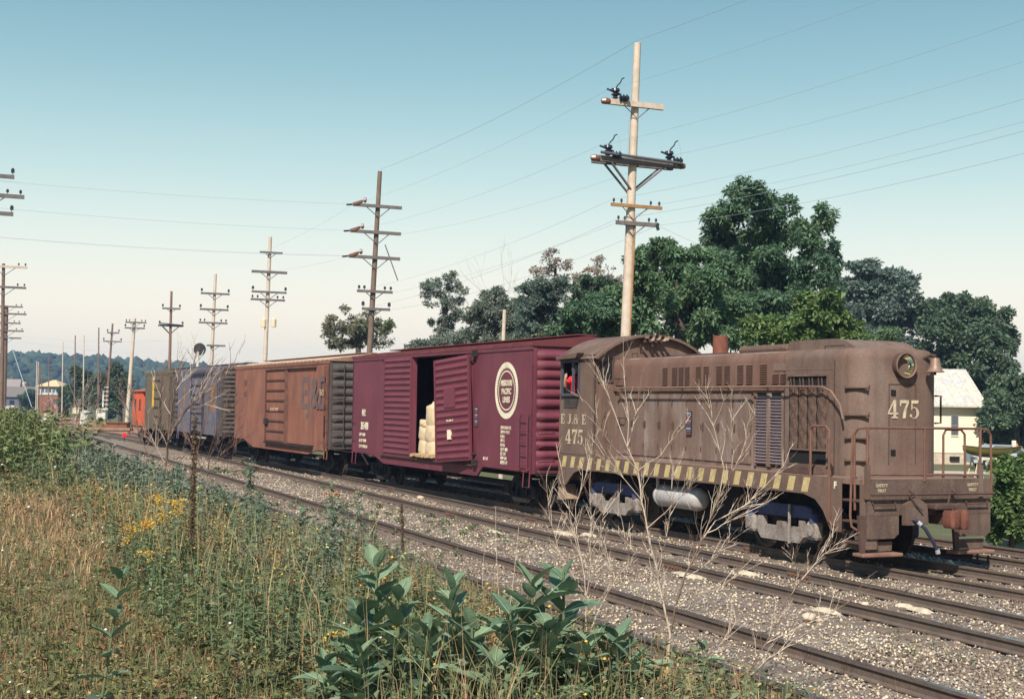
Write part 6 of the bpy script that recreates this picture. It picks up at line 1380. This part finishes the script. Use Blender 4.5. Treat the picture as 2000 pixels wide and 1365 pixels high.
milkweed('lone pale milkweed stem in the dry grass at lower left',185,1440,240,1110,5,10,scale=.75)
pd=milkweed('little milkweed by the near rail',845,1150,850,1105,3,11,scale=.9)
# goldenrod
GOLD=mat('goldenrod yellow',(.58,.33,.05),col2=(.62,.42,.09),scale=8,island=.3)
def plumes(u,v,n,seed,label,u0,v0,hl=.12):
    p=hit(u0,v0); g=gz(p.x,p.y); t=thing('goldenrod',label,'plant',(p.x,p.y,g),0,'goldenrod in yellow flower'); rng=random.Random(seed); nr=np.random.default_rng(seed)
    top=at(u,v,p.y)-Vector((p.x,p.y,g)); MB().tube([(0,0,-.03),top*.5+Vector((.02,.01,0)),top*.93],[.006,.005,.003],5).obj('stem',STEMG,t)
    for k in range(12):
        f=rng.uniform(.15,.85); q=top*f; a=rng.uniform(0,6.28); link('leaf',gl_me,None,t,loc=q,rot=(0,-.4+rng.uniform(-.2,.3),a))
    C=[]
    for k in range(n):
        a=rng.uniform(0,6.28); l=hl*rng.uniform(.5,1.3); h=rng.uniform(-.02,.06); st=top*(.86+.14*rng.random())
        for j in range(5):
            f=j/4; C.append((st.x+math.cos(a)*l*f,st.y+math.sin(a)*l*f,st.z+h*math.sin(f*2.4)+.03*f-.05*f*f,.017*(1-.4*f),.014*(1-.3*f)))
    V,F=leafcloud(C,len(C)*9,.011,seed,0,.9,.2); tag(link('flower_plume',np_mesh('flower_plume',V,F),GOLD,t),kind='stuff')
gl_me=leaf_mesh('leaf',.085,.010,MILK,.1,.3,4)
for k,(u,v,u0,v0,n,lb) in enumerate([(310,968,318,1120,9,'topmost goldenrod of the yellow group at left'),(338,978,340,1130,10,'goldenrod right of the topmost one in the yellow group'),(318,1000,322,1140,9,'goldenrod in the middle of the yellow group at left'),(285,1020,290,1150,10,'goldenrod low in the yellow group at left'),(258,1030,262,1150,8,'leftmost goldenrod of the yellow group'),(350,985,352,1110,6,'small goldenrod at the right of the yellow group'),(296,1076,300,1170,6,'low flat goldenrod below the yellow group'),(250,1046,252,1140,5,'faded goldenrod left below the yellow group')]):
    plumes(u,v,n,500+k,lb,u0,v0,.14)
for k,(u,v,u0,v0,n,hl,lb) in enumerate([(672,1232,690,1400,6,.12,'goldenrod drooping left of the large milkweed leaves'),(725,1220,725,1410,7,.16,'goldenrod arching over the large milkweed leaves'),(765,1225,760,1400,6,.13,'goldenrod right of the arching one near the milkweeds'),(683,1262,700,1420,4,.07,'short goldenrod spray low at centre'),(640,1275,650,1400,3,.05,'single orange goldenrod sprig near the bottom')]):
    plumes(u,v,n,540+k,lb,u0,v0,hl)
for k,(u,v,u0,v0,lb) in enumerate([(60,840,62,880,'yellow goldenrod clump at the far left edge of the weeds'),(28,835,30,880,'faint goldenrod at the far left'),(90,850,92,880,'goldenrod in front of the weed thicket')]): plumes(u,v,8,560+k,lb,u0,v0,.3)
# mullein stalks
MUL=mat('brown mullein seed head',(.13,.085,.05),col2=(.19,.13,.075),scale=12,var=.3,bump=1,bscale=60)
def mullein(label,u0,v0,u1,v1,r,frac,seed):
    p=hit(u0,v0); g=gz(p.x,p.y); t=thing('mullein_stalk',label,'plant',(p.x,p.y,g),0,'dry mullein stalks'); top=at(u1,v1,p.y)-Vector((p.x,p.y,g)); rng=random.Random(seed)
    MB().tube([(0,0,-.05),top*.5,top*.98],[r*.55,r*.45,r*.3],6).obj('stem',STEMB,t)
    C=[]; n=60
    for k in range(n):
        f=1-frac+frac*k/n; q=top*f; C.append((q.x+rng.uniform(-.3,.3)*r,q.y+rng.uniform(-.3,.3)*r,q.z,r*(1.05 if k<n*.85 else .7),top.z*frac/n*1.3))
    V,F=leafcloud(C,2600,r*.8,seed,.1,.7,.4); link('seed_head',np_mesh('seed_head',V,F),MUL,t)
    for k in range(5):
        a=rng.uniform(0,6.28); link('leaf',dr_me,None,t,loc=top*rng.uniform(.02,.2),rot=(0,.5,a))
dr_me=leaf_mesh('leaf',.16,.03,mat('dry brown leaf',(.24,.15,.08),var=.3),.3,.6,5)
mullein('thick brown mullein stalk standing tall at the left of the tracks',372,1170,381,808,.019,.78,1)
mullein('slim brown mullein stalk with a pale tip in front of the middle track',787,1150,785,980,.019,.9,2)
mullein('short stub of mullein beside the bare sapling',325,960,326,915,.02,.9,3)
# tall bluish forbs
FORB=mat('forb leaves',(.15,.21,.14),col2=(.10,.16,.105),scale=3,island=.35,trans=.2)
FORBP=mat('pale flower heads',(.52,.50,.30),island=.25); FORBO=mat('orange-pink flower head',(.62,.30,.16),island=.2)
def forb(label,u0,v0,u1,v1,seed,wd=.10,nl=420,head=None,size=.055):
    p=hit(u0,v0); g=gz(p.x,p.y); t=thing('tall_weed',label,'plant',(p.x,p.y,g),0,'tall weeds standing against the ballast'); top=at(u1,v1,p.y)-Vector((p.x,p.y,g)); rng=random.Random(seed)
    MB().tube([(0,0,-.05),top*.5+Vector((.01,0,0)),top],[.008,.006,.003],5).obj('stem',STEMG,t)
    C=[]
    for k in range(26):
        f=.15+.85*k/25; a=rng.uniform(0,6.28); rr=wd*rng.uniform(.2,1)*(1.1-.75*f); q=top*f; C.append((q.x+math.cos(a)*rr,q.y+math.sin(a)*rr,q.z,wd*.42*(1.1-.6*f),wd*.5))
        if k%4==0: MB().tube([q*.98,Vector((q.x+math.cos(a)*rr*1.5,q.y+math.sin(a)*rr*1.5,q.z+rr*1.2))],.003,4).obj('side_shoot',STEMG,t)
    V,F=leafcloud(C,nl,size,seed,0,.32,.1); link('leaves',np_mesh('leaves',V,F),FORB,t)
    if head is not None:
        C=[(top.x+rng.uniform(-.05,.05),top.y+rng.uniform(-.05,.05),top.z+rng.uniform(-.03,.02),.02,.012) for _ in range(6)]; V,F=leafcloud(C,150,.014,seed+1,0,.9,.3); link('flower_head',np_mesh('flower_head',V,F),head,t)
for k,a in enumerate([('tall bluish weed with pale tip directly left of the slim mullein',712,1150,700,962,.13,700,FORBP),('bluish weed with orange flower head by the rails',655,1140,648,965,.12,560,FORBO),('bluish weed between the two tallest ones',682,1140,680,985,.10,420,None),('dark seedy weed standing left of the bluish weeds',487,1080,490,905,.12,520,None),('grey weed with side shoots beside the dark seedy one',515,1100,510,960,.10,360,None),('thin bluish weed right of the tallest bluish weed',735,1160,728,1010,.09,380,FORBP),('pale-flowered weed low before the bluish weeds',640,1170,640,1060,.16,520,FORBP),('bushy pale-flowered weed at the foot of the bluish weeds',600,1180,600,1075,.16,480,FORBP),('grey weed near the ballast edge left of the mullein',440,1060,430,955,.14,420,None),('dark forked weed at the left of the thick mullein',345,1020,345,905,.12,360,None),('weed growing against the near rail at bottom right',1540,1385,1545,1335,.12,300,None)]):
    forb(a[0],a[1],a[2],a[3],a[4],700+k,a[5],a[6],a[7])

# ---------------------------------------------------------------- bare shrubs
TWIG=mat('bleached bare twig',(.70,.58,.46),col2=(.45,.33,.25),scale=4,var=.2)
TWIGD=mat('dark bare twig',(.20,.13,.10),var=.3)
def shrub(label,u0,v0,lines,seed,group='bare leafless shrubs',twigs=True,mate=TWIG,depth=.5,Yd=None,rscale=1.0):
    p=hit(u0,v0) if Yd is None else at(u0,v0,Yd); g=gz(p.x,p.y); t=thing('bare_shrub',label,'shrub',(p.x,p.y,g),0,group); rng=random.Random(seed); o=Vector((p.x,p.y,g)); k_=p.y/FPX
    for L in lines:
        pts,r0,r1=L; y0=p.y+rng.uniform(-.1,.1); y1=p.y+rng.uniform(-1,1)*depth; P=[]
        # a slightly crooked line through the surveyed points
        for i,(u,v) in enumerate(pts):
            f=i/(len(pts)-1); q=at(u,v,y0+(y1-y0)*f)-o; P.append(q)
            if i<len(pts)-1:
                un,vn=pts[i+1]; f2=(i+.5)/(len(pts)-1); P.append(at((u+un)/2+rng.uniform(-2,2),(v+vn)/2+rng.uniform(-2,2),y0+(y1-y0)*f2)-o)
        m=len(P); w=[(r0*(1-i/(m-1))**1.3+r1*i/(m-1))*k_*rscale*.43 for i in range(m)]
        MB().tube(P,w,6,cap=True).obj('branch',mate if rng.random()<.8 else TWIGD,t,smooth=60)
        if twigs:
            for q in range(int(m*2.2)):
                f=rng.uniform(.25,1.0); i=min(m-2,int(f*(m-1))); a=P[i].lerp(P[i+1],f*(m-1)-i); d=(P[i+1]-P[i]).normalized(); dv=(d+Vector((rng.uniform(-1,1),rng.uniform(-1,1),rng.uniform(-.2,.7)))*.7).normalized(); l=rng.uniform(10,70)*k_
                mb=MB(); e=a+dv*l; mb.tube([a,a+dv*l*.5+Vector((rng.uniform(-1,1),rng.uniform(-1,1),.3))*l*.07,e],[.0016*p.y/8,.0012*p.y/8,.0005*p.y/8],4,cap=False)
                if l>25*k_:
                    for qq in range(2): b_=a.lerp(e,rng.uniform(.4,.9)); dd=(dv+Vector((rng.uniform(-1,1),rng.uniform(-1,1),.3))*.7).normalized(); mb.tube([b_,b_+dd*l*.4],[.001*p.y/8,.0004*p.y/8],4,cap=False)
                mb.obj('twig',mate if rng.random()<.5 else TWIGD,t)
    return t
shrub('large bare shrub with pale branches reaching across the locomotive',1308,1420,[
 ([(1308,1420),(1310,1365),(1305,1306),(1309,1239),(1294,1171),(1282,1107),(1264,1031),(1252,975),(1246,919),(1225,873),(1200,805),(1183,761),(1165,718)],8,1.2),
 ([(1225,873),(1228,820),(1222,770),(1218,697)],2.5,.8),
 ([(1225,873),(1236,835),(1245,800),(1250,760)],1.8,.6),
 ([(1309,1239),(1319,1185),(1337,1125),(1355,1090),(1383,1024),(1404,972),(1429,919),(1450,887),(1468,831),(1480,771)],6,1.0),
 ([(1404,972),(1415,919),(1406,884),(1390,817),(1382,778)],3,1.0),
 ([(1429,919),(1433,880),(1428,830),(1430,800)],2,.7),
 ([(1369,1056),(1397,1017),(1443,993),(1461,982),(1496,947),(1528,912),(1540,884)],3,.9),
 ([(1383,1040),(1411,1024),(1460,1000),(1531,961)],2.5,.8),
 ([(1264,1031),(1300,1000),(1340,960),(1362,930)],2.2,.7),
 ([(1246,919),(1290,890),(1320,850),(1338,815)],2.2,.7),
 ([(1246,919),(1205,880),(1178,845),(1160,800)],2,.7),
 ([(1252,975),(1215,930),(1190,900),(1178,893)],1.8,.6),
 ([(1294,1171),(1265,1130),(1240,1080),(1215,1040)],2,.6),
 ([(1282,1107),(1300,1060),(1310,1000),(1315,930),(1320,900)],2.2,.6),
 ([(1310,1365),(1345,1341),(1380,1290),(1420,1240),(1450,1200)],3,.8),
 ([(1305,1400),(1345,1345),(1405,1348),(1464,1310),(1496,1257),(1510,1226),(1538,1170),(1566,1131),(1601,1086),(1629,1044)],5,.9),
 ([(1566,1131),(1600,1090),(1645,1051)],2,.7),
 ([(1566,1131),(1550,1100),(1537,1060)],1.4,.5),
 ([(1499,1254),(1550,1230),(1608,1205),(1660,1173)],2.5,.7),
 ([(1450,1331),(1500,1285),(1545,1257),(1625,1201)],2.5,.7),
 ([(1337,1125),(1370,1110),(1410,1070),(1450,1040)],2,.6),
 ([(1319,1185),(1350,1160),(1400,1150),(1440,1120)],2,.6)],11)
shrub('smaller bare shrub of upright pale stems left of the large one',1147,1330,[
 ([(1147,1330),(1147,1253),(1145,1164),(1142,1129),(1131,1079),(1120,1043),(1110,980),(1094,898)],3.5,.7),
 ([(1145,1164),(1113,1111),(1092,1079),(1074,1015),(1067,940)],2.5,.8),
 ([(1142,1129),(1127,1050),(1124,987),(1149,915),(1157,866)],2.4,.7),
 ([(1145,1164),(1154,1100),(1154,1050),(1152,960),(1156,900)],2.2,.7),
 ([(1147,1253),(1170,1190),(1202,1129),(1184,1079),(1174,1043)],2.6,.8),
 ([(1147,1200),(1180,1160),(1210,1120),(1235,1090)],2,.6),
 ([(1145,1164),(1165,1110),(1176,1020),(1180,1000)],2,.6)],12)
shrub('few dry stalks standing left of the upright shrub',985,1330,[([(985,1330),(980,1240),(972,1130),(968,990)],1.8,.7),([(985,1330),(990,1240),(1005,1110),(1013,1030)],2.0,.8),([(985,1300),(975,1200),(965,1060)],1.2,.6)],13,twigs=False)
shrub('dry stalk pair by the near rail, left of the milkweeds',935,1250,[([(935,1250),(942,1140),(948,1055)],1.5,.6),([(930,1260),(920,1180),(925,1140)],1.2,.5)],14,twigs=False)
shrub('bleached bare sapling in front of the brown boxcar',325,935,[
 ([(322,935),(324,905),(326,870),(330,848),(334,810),(342,765),(350,735),(356,700)],7,1.5),
 ([(329,850),(345,830),(360,805),(378,785),(392,768),(415,752),(436,735),(465,712)],5,1.0),
 ([(392,768),(400,745),(420,730),(445,718)],2.2,.8),([(360,805),(375,800),(400,790),(425,795)],1.8,.7),
 ([(324,905),(312,885),(300,862),(285,842)],3,1),([(334,810),(322,790),(312,770),(300,745)],2.2,.8),([(342,765),(352,750),(372,735),(380,700)],2,.8)],15,depth=1.2,mate=mat('bleached sapling',(.56,.47,.40),col2=(.32,.23,.18),scale=2,var=.2))
shrub('brown bare thicket shrub in front of the blue-grey boxcar',405,930,[([(405,930),(410,890),(430,860),(455,845)],3,.8),([(405,925),(425,900),(440,880),(470,862)],2.6,.8),([(400,930),(385,890),(395,840),(410,800),(418,770)],2.5,.7),([(405,900),(420,850),(440,810),(450,780)],2,.6),([(395,900),(375,870),(360,850)],2,.6)],16,depth=1.0,mate=TWIGD)
shrub('brown bare shrub between the caboose and the brown boxcar',270,905,[([(300,915),(285,880),(270,840),(262,790),(258,745)],3,.8),([(285,880),(300,840),(318,800),(325,750)],2.4,.7),([(270,840),(255,810),(240,780),(232,755)],2,.7),([(290,890),(310,860),(340,830)],2,.6)],17,depth=1.5,mate=TWIGD)
shrub('grey bare bush at the edge of the weed thicket on the left',135,885,[([(135,885),(140,850),(150,815),(155,780)],3,.8),([(138,865),(120,830),(110,800)],2.2,.7),([(140,850),(165,820),(185,800),(195,780)],2.2,.7),([(145,840),(150,800),(170,775)],1.8,.6)],18,depth=1.5,mate=mat('grey twig',(.34,.28,.25),var=.2))
# loose pale rocks beside the rails
RK=mat('pale rock',(.60,.48,.36),col2=(.5,.38,.3),scale=6,var=.2,bump=.5,bscale=20)
for k,(u,v,s,lb) in enumerate([(821,972,.10,'pale rock between the middle rails'),(696,927,.12,'rounded tan rock beside the train track'),(676,931,.07,'small pale rock left of the rounded tan one'),(1690,1180,.06,'pale broken rock by the middle track'),(1580,1205,.09,'pale rock near the shrub tips'),(1700,1195,.07,'pale rock right of the broken one'),(1780,1088,.06,'white stone in front of the pilot'),(1855,1102,.12,'flat pale rock before the coupler'),(1640,1100,.08,'light block beside the rail under the step'),(1690,1105,.07,'second light block beside the rail under the step')]):
    r=ray(u,v); tt_=(-.13-EYE)/r.z; c=Vector((0,0,EYE))+r*tt_; rr=random.Random(k); b=MB(); V=icov.copy()*np.array([1.25,.9,.7])*s*(1+np.random.default_rng(k).uniform(-.22,.22,(len(icov),1)))
    o=link('rock',np_mesh('rock',V,icof),RK,loc=c,rot=(0,0,rr.uniform(0,3))); tag(o,lb,'rock','loose rocks on the ballast')
# ================================================================== HAZE
hb=MB().box(-2700,2700,-150,1520,-9,56).obj('haze',None)
tag(hb,'thin pale blue summer haze over the whole place','haze',kind='stuff')
hm=bpy.data.materials.new('summer haze'); hm.use_nodes=True; nt=hm.node_tree
for n_ in list(nt.nodes):
    if n_.type!='OUTPUT_MATERIAL': nt.nodes.remove(n_)
pv=nt.nodes.new('ShaderNodeVolumePrincipled'); pv.inputs['Color'].default_value=(.40,.58,1.0,1); pv.inputs['Density'].default_value=HAZE; pv.inputs['Anisotropy'].default_value=0.0
nt.links.new(pv.outputs[0],[n_ for n_ in nt.nodes if n_.type=='OUTPUT_MATERIAL'][0].inputs['Volume'])
hb.data.materials.append(hm)
